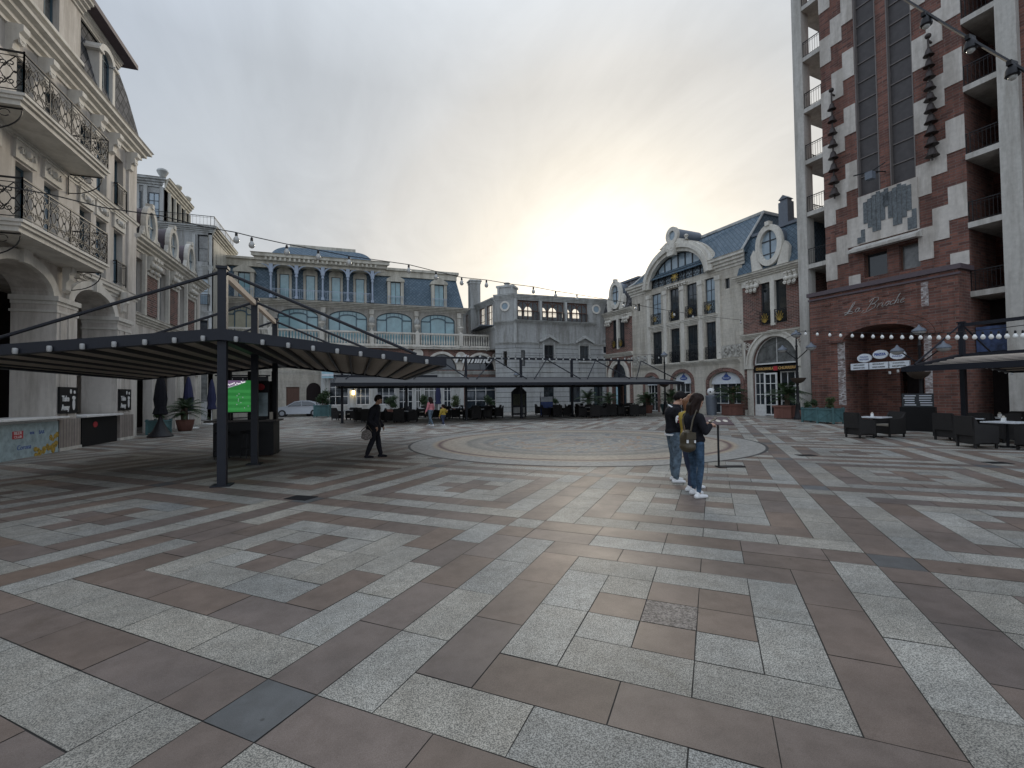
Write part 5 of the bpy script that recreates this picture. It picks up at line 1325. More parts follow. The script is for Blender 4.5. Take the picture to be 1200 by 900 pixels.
lamp_post('three-headed street lamp standing against the brick porch of the tower', (24.6, 14.0, 0), 4.2, [(0, 4.25), (-.85, 3.4), (.85, 3.4)], radians(-80))
lamp_post('single-headed street lamp before the arches of the stone mansion', (23.4, 30.9, 0), 4.6, [(0, 4.6)])
lamp_post('small far street lamp before the canted corner of the grey corner house', (14.6, 41.6, 0), 3.5, [(0, 3.5)])
# hanging baskets
for i, (x, y, z, lb) in enumerate(((25.1, 20.6, 2.2, 'round planter basket fixed to the lamp left of the porch'), (24.3, 13.9, 2.2, 'round planter basket fixed to the lamp at the porch'), (23.2, 30.7, 2.2, 'round planter basket on the lamp before the mansion'))):
    mb = MB(); mb.lathe(x, y, [(.12, 0), (.3, .1), (.42, .28), (.42, .32)], 12, z); o = mb.build('hanging_basket', 'soil'); tag(o, lb, 'basket', 'baskets on the street lamps')

# ================================================================== plants
def foliage(mb, c, r, n, size, sq=1.0, rnd=random):
    for i in range(n):
        while True:
            p = Vector((rnd.uniform(-1, 1), rnd.uniform(-1, 1), rnd.uniform(-1, 1)))
            if p.length < 1: break
        p = p*(.55+.45*rnd.random())
        p = Vector((c[0]+p.x*r[0], c[1]+p.y*r[1], c[2]+p.z*r[2]))
        a = Vector((rnd.gauss(0, 1), rnd.gauss(0, 1), rnd.gauss(0, 1))).normalized(); b = a.cross(Vector((rnd.gauss(0, 1), rnd.gauss(0, 1), rnd.gauss(0, 1)))).normalized()
        s = size*rnd.uniform(.6, 1.3)
        mb.add([p-a*s, p-b*s*.4*sq, p+a*s, p+b*s*.4*sq], [(0, 1, 2, 3)])
    return mb
def fronds(mb, c, n, length, droop, rnd, el=(.1, 1.3)):
    for i in range(n):
        az = rnd.uniform(0, 2*pi); e = rnd.uniform(*el); L = length*rnd.uniform(.7, 1.1)
        dr = Vector((cos(az)*cos(e), sin(az)*cos(e), sin(e))); sd_ = Vector((-sin(az), cos(az), 0))
        P = [Vector(c)+dr*L*t/8-Vector((0, 0, 1))*droop*L*(t/8)**2 for t in range(9)]
        mb.tube(P, [.014, .013, .012, .011, .01, .008, .006, .005, .003], 3)
        for k in range(2, 9):
            for s in (-1, 1):
                for h in (0, .5):
                    q = P[k-1]+(P[k]-P[k-1])*h; ll = L*.26*(1-abs(k-4.5)/8)
                    e1 = q+sd_*s*ll+(P[k]-P[k-1]).normalized()*ll*.7-Vector((0, 0, ll*.35))
                    wv = (P[k]-P[k-1]).normalized()*.022
                    mb.add([q-wv, e1, q+wv], [(0, 1, 2)])
def pot(kind, t, w_=.5, h=.8):
    mb = MB()
    if kind == 'teal':
        mb.box(-w_, w_, -w_, w_, .1, h); mb.box(-w_-.05, w_+.05, -w_-.05, w_+.05, h-.06, h); 
        for x in (-w_-.03, w_-.06):
            for y in (-w_-.03, w_-.06): mb.box(x, x+.09, y, y+.09, .012, h+.05)
        for s in (-1, 1):
            for a in (-1, 1): mb.tube([(-w_*a*.85, s*(w_+.012), .18), (w_*a*.85, s*(w_+.012), h-.14)], .016, 4); mb.tube([(s*(w_+.012), -w_*a*.85, .18), (s*(w_+.012), w_*a*.85, h-.14)], .016, 4)
        mb.build('planter_box', 'teal_paint', t)
    elif kind == 'terra':
        P = [(-w_, -w_), (w_, -w_), (w_, w_), (-w_, w_)]
        mb.prism_z(P, .05, h-.12); mb.box(-w_-.06, w_+.06, -w_-.06, w_+.06, h-.12, h); mb.box(-w_+.1, w_-.1, -w_+.1, w_-.1, .012, .06); mb.build('planter_box', 'terracotta', t)
    else:
        mb.lathe(0, 0, [(w_*.7, .012), (w_*.8, .05), (w_, h*.7), (w_*1.05, h-.06), (w_*1.1, h), (w_*.9, h)], 16); mb.build('planter_pot', 'terracotta' if kind == 'pot' else 'teal_paint', t)
    mb = MB(); mb.prism_z([(w_*.8*cos(k*pi/6), w_*.8*sin(k*pi/6)) for k in range(12)], h-.05, h-.02) if kind not in ('teal', 'terra') else mb.box(-w_+.06, w_-.06, -w_+.06, w_-.06, h-.04, h+.01); mb.build('soil', 'soil', t)
def plant(label, loc, kind, pk, w_, h, seed, size=1.0, group=None):
    rnd = random.Random(seed)
    t = thing('potted_palm' if kind == 'palm' else 'potted_shrub', label, 'potted plant', loc, rnd.uniform(-.3, .3), group)
    pot(pk, t, w_, h)
    if kind == 'palm':
        mb = MB()
        for i in range(4): 
            a = rnd.uniform(0, 6.3); mb.tube([(0.1*cos(a), .1*sin(a), h-.05), (.14*cos(a), .14*sin(a), h+.35*size), (.1*cos(a), .1*sin(a), h+.7*size)], [.09, .08, .07], 7)
        mb.build('trunk', 'trunk', t)
        mb = MB(); fronds(mb, (0, 0, h+.6*size), 30, 1.35*size, .45, rnd, (0, 1.35)); fronds(mb, (0, 0, h+.35*size), 14, 1.0*size, .5, rnd, (.1, .9)); mb.build('fronds', 'leaf', t)
    else:
        mb = MB(); mb.tube([(0, 0, h-.05), (.03, .02, h+.4*size), (0, 0, h+.8*size)], [.04, .03, .02], 6); mb.build('stem', 'trunk', t)
        mb = MB()
        for k in range(6):
            a = rnd.uniform(0, 6.3); q = rnd.uniform(.05, .3)*size
            foliage(mb, (q*cos(a), q*sin(a), h+rnd.uniform(.2, .85)*size), (.34*size, .34*size, .34*size), 150, .075*size, rnd=rnd)
        mb.build('foliage', 'leaf_light' if kind == 'light' else 'leaf', t)
    return t
G1 = 'palms in planters along the mansion'
plant('palm in a terracotta box planter right of the second blue badge fanlight', (26.3, 27.0, 0), 'palm', 'terra', .52, .85, 1, 1.15, G1)
plant('palm in a terracotta box planter beside the white glazed door', (25.75, 22.0, 0), 'palm', 'terra', .52, .85, 2, 1.1, G1)
plant('palm in a low teal tub under the far arch of the mansion', (25.0, 32.4, 0), 'palm', 'tub', .75, .8, 3, .95, G1)
plant('dark leafy plant in a brown pot next to the palm tub by the mansion', (23.9, 33.9, 0), 'palm', 'pot', .4, .7, 4, .9, G1)
plant('grassy plant in the right one of two teal box planters beside the porch', (23.5, 17.5, 0), 'light', 'teal', .42, .8, 5, .55, 'teal box planters')
plant('plant in the left one of two teal box planters beside the lamp', (23.9, 18.7, 0), 'dark', 'teal', .42, .8, 6, .45, 'teal box planters')
plant('bushy shrub in a teal box planter next to the parked car', (-2.7, 43.5, 0), 'dark', 'teal', .6, 1.05, 7, 1.4, 'teal box planters')
plant('small plant in a teal box at the foot of the hotel, behind the second pier', (-9.0, 26.7, 0), 'dark', 'teal', .35, .7, 8, .5, 'teal box planters')
k_ = 0
for (x, y, kd, sz, lb) in ((5.9, 42.0, 'dark', 1.2, 'tall round shrub before the white lattice windows of the restaurant'), (8.7, 41.6, 'light', 1.1, 'pale green shrub under the Mimino lettering'), (11.7, 41.0, 'dark', 1.1, 'dark shrub right of the white doors of the restaurant'),
        (20.2, 37.8, 'palm', 1.2, 'palm before the lower right window of the grey corner house'), (22.6, 38.2, 'palm', 1.1, 'palm in front of the far pavilion door'), (17.8, 39.8, 'dark', .8, 'low shrub under the first pediment window of the corner house'),
        (25.0, 36.0, 'palm', .9, 'palm right of the far pavilion entrance'), (3.0, 42.2, 'dark', 1.15, 'dark shrub behind the left-hand restaurant tables'), (-8.6, 29.0, 'palm', .9, 'palm by the brick building under the canopy'), (24.7, 19.7, 'dark', .6, 'small bush between lamp and box planters')):
    k_ += 1; plant(lb, (x, y, 0), kd, 'pot', .4, .6, 20+k_, sz, 'pot plants round the square')

# ================================================================== chairs and tables
def chair_proto():
    t = thing('wicker_chair', 'dark woven armchair', 'chair', (0, 0, 0))
    mb = MB(); mb.prism_u([(-.27, .12), (.27, .12), (.27, .40), (-.27, .40)], -.28, .28); mb.build('seat', 'wicker', t)
    mb = MB()
    mb.prism_u([(-.31, .36), (-.24, .36), (-.29, .92), (-.35, .92)], -.29, .29); mb.build('backrest', 'wicker', t)
    for s in (-1, 1):
        mb = MB()
        P = [(-.31, .13), (-.15, .17), (.15, .17), (.29, .13), (.29, .62), (.24, .66), (-.2, .70), (-.32, .9)]
        mb.prism_u(P, s*.29-.03*(1-s)/1-0, s*.29+.03*(1+s)/1+0) if False else mb.prism_u(P, min(s*.28, s*.35), max(s*.28, s*.35)); mb.build('armrest', 'wicker', t)
    for x in (-.29, .29):
        for y in (-.28, .26):
            mb = MB(); mb.box(x-.025, x+.025, y-.025, y+.025, .012, .16); mb.build('leg', 'wicker', t)
    mb = MB(); mb.box(-.25, .25, -.22, .26, .40, .465); mb.build('cushion', 'cushion', t)
    return t
def table_proto(top='table_top'):
    t = thing('cafe_table', 'square cafe table', 'table', (0, 0, 0))
    mb = MB(); mb.box(-.40, .40, -.40, .40, .71, .745); mb.build('tabletop', top, t)
    mb = MB(); mb.tube([(0, 0, .03), (0, 0, .71)], .035, 8); mb.box(-.3, .3, -.03, .03, .68, .71); mb.build('pedestal', 'iron', t)
    mb = MB(); mb.box(-.26, .26, -.035, .035, .012, .04); mb.box(-.035, .035, -.26, .26, .014, .042); mb.build('foot', 'iron', t)
    return t
CH = chair_proto(); TB = table_proto(); uc, ut = [], []
def holder_proto():
    t = thing('napkin_holder', 'white napkin holder', 'holder', (0, 0, 0)); mb = MB(); mb.box(-.07, .07, -.04, .04, 0, .11); mb.box(-.08, .08, -.05, .05, 0, .02); mb.build('body', 'white_paint', t)
    mb = MB(); mb.box(-.055, .055, -.02, .02, .11, .16); mb.build('napkins', 'cushion', t); return t
HD = holder_proto(); uh = []
def face(x, y, tx, ty): return atan2(ty-y, tx-x)-pi/2
GC, GT, GH = 'wicker armchairs of the cafe terraces', 'cafe tables of the terraces', 'napkin holders on cafe tables'
def seat_group(x, y, rot, where, sides=('left', 'right', 'front', 'back'), dist=.72, holder=True):
    o = place(TB, (x, y, 0), rot, 'square dark '+where, ut); o['group'] = GT
    D = {'right': (1, 0), 'left': (-1, 0), 'back': (0, 1), 'front': (0, -1)}
    for s in sides:
        dx, dy = D[s]; a = radians(-18.8)
        wx, wy = dx*cos(a)-dy*sin(a), dx*sin(a)+dy*cos(a)
        wx, wy = wx*cos(rot)-wy*sin(rot), wx*sin(rot)+wy*cos(rot)
        q = dist*random.uniform(.95, 1.12)
        c = place(CH, (x+wx*q, y+wy*q, 0), face(x+wx*q, y+wy*q, x, y)+random.uniform(-.15, .15), 'wicker armchair %s the %s' % ({'left': 'left of', 'right': 'right of', 'front': 'before', 'back': 'behind'}[s], where), uc); c['group'] = GC
    if holder:
        h = place(HD, (x+.1, y+.12, .745), rot+.3, 'napkin holder on the '+where, uh); h['group'] = GH
seat_group(17.75, 11.6, .2, 'lone cafe table left of the right canopy post', ('left', 'right'), .62)
seat_group(19.5, 9.65, .15, 'middle table under the edge of the right canopy', ('left', 'front'), .8)
seat_group(17.75, 8.0, -.1, 'nearest table at the right edge of the photo', ('left', 'right', 'front'), .85)
seat_group(20.4, 9.3, .3, 'rearmost table deep under the right canopy', ('left', 'right'), .8)
ordw = ['first', 'second', 'third', 'fourth', 'fifth', 'sixth', 'seventh', 'eighth', 'ninth', 'tenth']
fr = [(1.0, 33.0), (2.9, 31.6), (6.4, 34.3), (8.4, 32.6), (9.7, 34.0), (14.8, 33.0), (16.6, 30.4), (18.6, 31.2), (20.0, 30.6)]
bk = [(-.6, 36.5), (4.8, 37.0), (8.1, 37.5), (10.6, 37.5), (15.6, 36.4), (17.8, 35.0), (20.3, 34.6), (22.2, 33.6)]
for i, (x, y) in enumerate(fr): seat_group(x, y, random.uniform(-.2, .2), 'front-row table %s from the left under the back canopy' % ordw[i])
for i, (x, y) in enumerate(bk): seat_group(x, y, random.uniform(-.2, .2), 'rear-row table %s from the left under the back canopy' % ordw[i], ('left', 'right', 'back'))
# umbrellas, closed blue
for x, y, lb in ((-9.1, 31.2, 'closed dark blue parasol on a white pole, the nearer one by the brick building'), (-9.0, 35.4, 'closed dark blue parasol on a white pole, the farther one by the brick building'), (7.0, 41.0, 'closed blue parasol in front of the restaurant doors'), (-8.3, 24.8, 'closed black parasol standing just past the second hotel pier')):
    t = thing('parasol', lb, 'parasol', (x, y, 0), 0, 'closed parasols')
    mb = MB(); mb.tube([(0, 0, .05), (0, 0, 3.0)], .03, 8); mb.build('pole', 'white_paint', t)
    mb = MB(); mb.lathe(0, 0, [(.03, 3.0), (.1, 2.85), (.2, 2.3), (.27, 1.7), (.22, 1.35), (.30, 1.05), (.2, 1.0)], 9); mb.build('folded_canopy', 'cloth_black' if 'black' in lb else 'blue_cloth', t)
    mb = MB(); mb.lathe(0, 0, [(.5, .012), (.5, .06), (.3, .3), (.12, .7), (.05, 1.0)] if 'black' in lb else [(.55, .012), (.55, .06), (.1, .09)], 12); mb.build('base', 'iron' if 'black' in lb else 'white_paint', t)

# ================================================================== bars, kiosk and screen under the near canopy
t = thing('bar_counter', 'pale blue bar counter with logos and sunflower print at the left edge', 'bar counter', (-9.4, 16.4, 0))
mb = MB(); mb.box(-1.1, .18, -2.2, 2.75, .012, 1.02); mb.build('front_panel', 'cooler', t)
mb = MB(); mb.box(-1.2, .36, -2.3, 3.0, 1.12, 1.17); mb.box(-1.1, .15, -2.2, 2.75, 1.02, 1.12); mb.build('worktop', 'white_paint', t)
FB = lambda u, d, z: (-9.4+.18+d, u, z)
mb = MB(FB); mb.box(17.0, 17.45, 0, .008, .6, .82); mb.build('red_logo', 'sign_red', t)
for uu, zz, s, sz in ((17.22, .76, 'BEER', .13), (17.22, .65, 'CLUB', .1)): text_mb(s, 'white_paint', t, FB, uu, .008, zz, sz, .32, depth=.004)
text_mb('Corona', 'sign_blue', t, FB, 17.5, .0, .33, .2, .6, depth=.006, shear=.2); text_mb('BEER', 'sign_blue', t, FB, 17.85, .0, .72, .1, .2, depth=.006); text_mb('BAR', 'sign_blue', t, FB, 18.3, .0, .72, .16, .26, depth=.006)
M['flower_yellow'] = mat('flower_yellow', (.5, .33, .05), .7, noise=.6, nscale=14)
mb = MB(FB)
for k in range(26):
    uu = 18.0+random.random()*1.1; zz = .05+random.random()*.42*(uu-17.6); mb.disc(uu, min(zz, .62), .06+.05*random.random(), .05+.05*random.random(), 0, .004+.0004*k, 7)
mb.build('flower_print', 'flower_yellow', t)
t = thing('bar_counter', 'small black bar with a white top between the two hotel piers', 'bar counter', (-9.4, 22.0, 0))
mb = MB(); mb.box(-.9, .1, -1.3, 1.3, .012, 1.05); mb.build('cabinet', 'plastic_black', t)
mb = MB(); mb.box(-1, .3, -1.4, 1.35, 1.08, 1.14); mb.box(-.85, .05, -1.25, 1.25, 1.05, 1.08); mb.build('worktop', 'white_paint', t)
FB2 = lambda u, d, z: (-9.3+d, u, z)
mb = MB(FB2); mb.disc(21.6, .78, .16, .11, 0, .012, 14); mb.build('badge', 'sign_red', t)
for j, u in enumerate((19.92, 24.05)):
    F7 = lambda uu, d, z: (-9.37+d, uu, z)
    nm = ('left', 'right')[j]
    t = thing('wall_board', 'black take away board on the %s hotel pier' % nm, 'sign', (-9.37, u, 1.3), 0, 'take away boards on the piers')
    mb = MB(F7); mb.box(u-.52, u+.52, 0, .06, 1.25, 2.15); mb.build('board', 'plastic_black', t)
    text_mb('Take', 'white_paint', t, F7, u-.2, .06, 1.75, .26, .42, depth=.01, bold=.01); text_mb('Away', 'white_paint', t, F7, u-.2, .06, 1.45, .26, .46, depth=.01, bold=.01)
    mb = MB(F7); mb.disc(u+.28, 1.55, .08, .2, .06, .07, 10); mb.disc(u+.28, 1.78, .1, .07, .06, .072, 10); mb.disc(u+.1, 2.0, .05, .08, .06, .07, 8); mb.disc(u+.32, 1.98, .06, .06, .06, .07, 8); mb.build('cup_drawing', 'white_paint', t)
# kiosk
K = thing('bar_kiosk', 'black drinks kiosk with fridges under the near canopy', 'kiosk', (-3.1, 15.6, 0), radians(-6))
mb = MB(); mb.box(-.75, .85, -.3, .35, .012, .98); mb.build('counter', 'plastic_black', K)
mb = MB(); mb.box(-.95, .95, -.42, .42, 1.0, 1.05); mb.build('countertop', 'table_dark', K)
for x, y in ((-.42, -.1), (.12, .1), (.75, .2)):
    mb = MB(); mb.box(x-.07, x+.07, y-.07, y+.07, 1.05, 2.5); mb.build('post', 'plastic_black', K)
mb = MB(); mb.box(.22, .68, -.1, .35, 1.06, 2.2); mb.build('fridge', 'plastic_black', K)
mb = MB(); mb.box(.26, .64, -.115, -.1, 1.15, 1.85); mb.build('fridge_glass', 'cooler', K)
mb = MB(); mb.disc(.45, 2.02, .11, .1, -.125, -.1, 16); mb.build('fridge_logo', 'sign_red', K)
mb = MB(); mb.lathe(.62, -.05, [(.035, 0), (.04, .02), (.04, .2), (.015, .26), (.015, .32)], 8, 1.05); mb.lathe(.74, -.12, [(.05, 0), (.05, .22)], 8, 1.05); mb.build('bottles', 'cushion', K)
for j, (x, y) in enumerate(((-3.5, 14.75), (-2.85, 14.75))):
    st_ = thing('bar_stool', 'black bar stool %s before the drinks kiosk' % ('left one of two', 'right one of two')[j], 'stool', (x, y, 0), j*.7, 'bar stools at the kiosk')
    mb = MB(); mb.lathe(0, 0, [(.18, .70), (.19, .73), (.17, .77)], 14); mb.build('seat', 'plastic_black', st_)
    for k in range(4): mb = MB(); a = pi/4+k*pi/2; mb.tube([(.11*cos(a), .11*sin(a), .70), (.21*cos(a), .21*sin(a), .014)], .014, 6); mb.build('leg', 'iron', st_)
    mb = MB(); mb.tube([(.18*cos(k*pi/8), .18*sin(k*pi/8), .26) for k in range(17)], .01, 5); mb.build('footrest', 'iron', st_)
t = thing('television', 'television showing a green football pitch under the near canopy', 'television', (-3.27, 15.0, 1.3), radians(6))
mb = MB(); mb.box(-.31, .6, 0, .06, -.03, .93); mb.build('casing', 'plastic_black', t)
mb = MB(); mb.box(-.28, .57, -.006, 0, .0, .90); sc_ = mb.build('pitch_picture', 'screen_green', t)
mb = MB(); mb.prism([(-.24, .68), (.1, .76), (.3, .9), (-.24, .9)], -.01, -.006); mb.build('crowd', 'screen_crowd', sc_)
mb = MB()
for k in range(14): mb.disc(-.21+k*.036, .73+k*.006+random.random()*.08, .018, .02, -.014, -.01, 6)
mb.box(.518, .53, -.009, -.006, 0, .9); mb.build('figures', 'screen_white', sc_)
M['screen_green2'] = mat('screen_green2', (.03, .3, .05), .5, emit=.20, ec=(.12, .75, .18)); M['screen_ad'] = mat('screen_ad', (.3, .3, .35), .5, emit=.35, ec=(.6, .6, .7))
mb = MB()
for k in range(4): mb.prism([(-.24, .05+k*.17), (.53, .0+k*.17+.03), (.53, .08+k*.17+.03), (-.24, .13+k*.17)], -.0085, -.006)
mb.build('mown_stripes', 'screen_green2', sc_)
mb = MB(); mb.prism([(-.24, .64), (.3, .85), (.3, .88), (-.24, .68)], -.0125, -.0085)
for k in range(9): q = random.random(); mb.box(-.2+q*.6, -.185+q*.6, -.0125, -.0085, .1+k*.05, .13+k*.05)
mb.build('advert_boards', 'screen_ad', sc_)
mb = MB(); mb.tube([(-.1, .06, .4), (-.1, .5, .4)], .03, 6); mb.tube([(-.1, .5, .4), (-.1, .5, -1.29)], .03, 6); mb.box(-.4, .2, .3, .7, -1.29, -1.26); mb.build('stand', 'iron', t)
# shop sign with georgian capitals, behind the screen
t = thing('shop_sign', 'black sign board with pale Georgian lettering above the screen', 'sign', (-5.1, 26, 2.5))
FS = lambda u, d, z: (u+1.25, 26-d, z)
mb = MB(FS); mb.box(-7.6, -5.4, 0, .1, 2.22, 2.78); mb.box(-7.7, -5.3, 0, .16, 2.8, 2.86); mb.box(-7.6, -7.5, -.05, 0, 0, 2.8); mb.box(-5.5, -5.4, -.05, 0, 0, 2.8); mb.build('board', 'plastic_black', t)
text_mb('ალუბლის ბარი', 'white_paint', t, FS, -6.65, .1, 2.5, .36, 1.7, depth=.02, bold=.01)
window(t, FS, -6.1, -5.5, .9, 2.2, 0, 'frame_white', 'glass', 2, 3, fw=.09, mw=.05)
mb = MB(FS); mb.box(-6.1, -5.5, -.08, -.02, .012, .9); mb.build('panel', 'grey_trim', t)
# ================================================================== small things on the square
t = thing('info_stand', 'thin metal stand with a tilted board beside the standing group', 'stand', (7.72, 8.35, 0), radians(-18.8))
mb = MB(); mb.tube([(0, 0, .02), (0, 0, 1.02)], .022, 8); mb.build('pole', 'iron', t)
mb = MB(); mb.box(-.05, .55, -.10, .10, .014, .035); mb.build('foot', 'iron', t)
mb = MB(); mb.add([(-.28, -.17, .96), (.28, -.17, .96), (.28, .17, 1.1), (-.28, .17, 1.1), (-.28, -.17, .98), (.28, -.17, .98), (.28, .17, 1.12), (-.28, .17, 1.12)], [(0, 1, 2, 3), (4, 5, 6, 7), (0, 1, 5, 4), (1, 2, 6, 5), (2, 3, 7, 6), (3, 0, 4, 7)]); M['board_maroon'] = mat('board_maroon', (.075, .045, .05), .5); bd = mb.build('board', 'board_maroon', t)
mb = MB()
for k in range(3):
    x = -.16+k*.16; mb.add([(x+.055*cos(a*pi/5), .06*sin(a*pi/5)-.02, 1.054+.41*(.06*sin(a*pi/5)-.02)) for a in range(10)], [tuple(range(10))])
mb.build('printed_dots', 'cushion', bd, smooth=False)
t = thing('display_board', 'tall blue standing poster board with a white top panel in front of the corner house', 'display board', (14.3, 33.6, 0), radians(-10))
mb = MB(); mb.box(-.48, .48, -.03, .03, .1, 1.15); mb.build('poster', 'sign_blue', t)
mb = MB(); mb.box(-.48, .48, -.035, .035, 1.16, 1.55); mb.build('header', 'sign_white', t)
mb = MB(); mb.box(-.53, -.48, -.3, .3, .012, .06); mb.box(.48, .53, -.3, .3, .012, .06); mb.box(-.53, -.48, -.03, .03, .06, 1.58); mb.box(.48, .53, -.03, .03, .06, 1.58); mb.build('frame', 'frame_dark', t)
t = thing('menu_board', 'dark carved menu board stand left of the blue poster', 'menu board', (12.2, 34.2, 0), radians(-15))
mb = MB(); mb.box(-.6, .6, -.08, .08, .15, 1.95); mb.prism([(-.6, 1.95), (.6, 1.95), (.3, 2.25), (-.3, 2.25)], -.08, .08); mb.ball((0, 0, 2.3), .16, 6); mb.build('frame', 'iron', t)
mb = MB(); mb.box(-.45, .45, -.1, -.08, .9, 1.8); mb.build('picture', 'leaf_olive', t)
mb = MB(); mb.box(-.45, .45, -.1, -.08, .3, .75); mb.build('picture_low', 'grey_trim', t)
mb = MB(); mb.box(-.55, -.45, -.25, .25, .012, .15); mb.box(.45, .55, -.25, .25, .012, .15); mb.build('foot', 'iron', t)
t = thing('ice_cream_bin', 'grey round bin topped with a white football, by the second shop arch', 'bin', (25.6, 28.3, 0))
mb = MB(); mb.lathe(0, 0, [(.33, .012), (.36, .3), (.40, 1.1), (.42, 1.45), (.38, 1.5)], 16); mb.build('body', 'lead', t)
mb = MB(); mb.ball((0, 0, 1.78), .3, 10); bll = mb.build('football', 'white_paint', t)
mb = MB()
for a in range(5): mb.ball((.27*cos(a*1.257), .27*sin(a*1.257), 1.82+.05*(-1)**a), .07, 5)
mb.ball((0, 0, 2.05), .07, 5); mb.build('patches', 'plastic_black', bll)
t = thing('showcase', 'low black showcase with a lit price list, against the brick wall right of the porch', 'showcase', (21.9, 12.6, 0), radians(-70))
mb = MB(); mb.box(-.55, .55, -.2, .2, .012, 1.0); mb.build('cabinet', 'plastic_black', t)
mb = MB(); mb.box(-.5, .5, -.03, .03, 1.0, 1.55); mb.build('price_board', 'frame_dark', t)
mb = MB()
for k in range(5):
    for s in (-.25, .25): mb.box(s-.2+random.random()*.06, s+.15+random.random()*.06, -.04, -.03, 1.06+k*.095, 1.1+k*.095)
mb.build('price_lines', 'sign_white', t)
for x, y, rz, lb in ((-.86, 8.46, .1, 'small dark drain grate left of the middle of the paving'), (13.78, 6.4, .3, 'round dark manhole cover at the right on the paving'), (11.19, 9.01, .4, 'small dark floor grate beyond the mosaic circle edge')):
    mb = MB(); mb.box(-.22, .22, -.15, .15, .0, .012)
    for k in range(7): mb.box(-.19+k*.057, -.16+k*.057, -.13, .13, .012, .015)
    o = mb.build('drain_grate', 'iron'); o.location = (x, y, .003); o.rotation_euler = (0, 0, rz-LA); tag(o, lb, 'drain grate')
# lit table lamp in the restaurant
t = thing('wall_lantern', 'small lit lantern glowing warm between the restaurant windows', 'lantern', (-.2+.05, 46.8, 2.2))
mb = MB(); mb.box(-.13, .13, -.3, -.05, -.25, .15); mb.build('glass_shade', 'lamp_warm', t)
mb = MB(); mb.prism([(-.2, .15), (.2, .15), (0, .35)], -.33, -.02); mb.box(-.03, .03, -.05, 0.02, -.1, .3); mb.build('cap', 'iron', t)
# blue sign at the corner
t = thing('hanging_sign', 'pale blue hanging sign at the left corner of the restaurant front', 'sign', (-2.4, 46.0, 3.6))
mb = MB(); mb.box(-.5, .5, -.05, .05, -.1, .55); mb.build('panel', 'sign_cyan', t)
mb = MB(); mb.box(-.5, .5, -.07, -.05, .1, .3); mb.build('stripe', 'sign_white', t)
mb = MB(); mb.tube([(0, .05, .5), (0, 1.0, .5)], .03, 5); mb.build('bracket', 'iron', t)

# ================================================================== parked car
def car():
    t = thing('parked_car', 'silver hatchback car parked in the passage before the stone wall', 'car', (-4.9, 46.6, 0), radians(0))
    # profile in x (nose at -x), z
    def side(x, k):   # body section half width
        return k
    prof = [(-2.1, .35), (-2.15, .6), (-2.0, .78), (-1.2, .95), (-.95, .98), (-.3, 1.38), (.2, 1.47), (.9, 1.45), (1.6, 1.3), (1.95, .95), (2.05, .7), (2.02, .35), (1.65, .28), (1.6, .52), (1.35, .66), (1.1, .52), (1.05, .25), (-1.0, .25), (-1.05, .52), (-1.3, .66), (-1.55, .52), (-1.6, .3)]
    mb = MB(); n = len(prof)
    W = [(.84 if z < 1.0 else .84-.28*(z-1.0)/.47) for x, z in prof]
    V = [(x, -w_, z) for (x, z), w_ in zip(prof, W)]+[(x, w_, z) for (x, z), w_ in zip(prof, W)]
    mb.add(V, [tuple(range(n)), tuple(range(n, 2*n))]+[(i, (i+1) % n, n+(i+1) % n, n+i) for i in range(n)])
    o = mb.build('body', 'car_paint', t)
    for P, nm in (([(-.82, 1.0), (-.28, 1.32), (.22, 1.39), (.25, 1.0)], 'side_window'), ([(.33, 1.0), (.3, 1.39), (.9, 1.37), (1.35, 1.2), (1.45, 1.0)], 'side_window')):
        for s in (-1, 1):
            mb = MB(); V = []
            for x, z in P:
                w_ = .84-.28*max(0, z-1.0)/.47; V.append((x, s*(w_+.004), z))
            V2 = [(x, y+s*.008, z) for x, y, z in V]; k = len(P); mb.add(V+V2, [tuple(range(k)), tuple(range(k, 2*k))]+[(i, (i+1) % k, k+(i+1) % k, k+i) for i in range(k)]); mb.build(nm, 'glass', t)
    mb = MB(); mb.add([(-.93, -.78, 1.0), (-.93, .78, 1.0), (-.33, .62, 1.375), (-.33, -.62, 1.375), (-.95, -.78, 1.01), (-.95, .78, 1.01), (-.35, .62, 1.385), (-.35, -.62, 1.385)], [(0, 1, 2, 3), (4, 5, 6, 7), (0, 1, 5, 4), (1, 2, 6, 5), (2, 3, 7, 6), (3, 0, 4, 7)]); mb.build('windscreen', 'glass', t)
    for x in (-1.3, 1.35):
        for s in (-1, 1):
            F_ = lambda u, d, z, s=s: (u, d, z)
            mb = MB(); mb.disc(x, .32, .32, .32, s*.68, s*.86, 20); wh = mb.build('wheel', 'tyre', t)
            mb = MB(); mb.disc(x, .32, .19, .19, s*.86, s*.872, 14); mb.build('rim', 'car_paint', wh)
    for s in (-1, 1):
        mb = MB(); mb.ball((-1.98, s*.62, .72), .14, 6, (.8, 1.1, .7)); mb.build('headlight', 'sign_white', t)
        mb = MB(); mb.ball((-.75, s*.92, 1.02), .1, 6, (.7, 1, .8)); mb.build('mirror', 'car_paint', t)
    mb = MB(); mb.box(-2.17, -2.1, -.5, .5, .38, .52); mb.build('grille', 'plastic_black', t)
car()
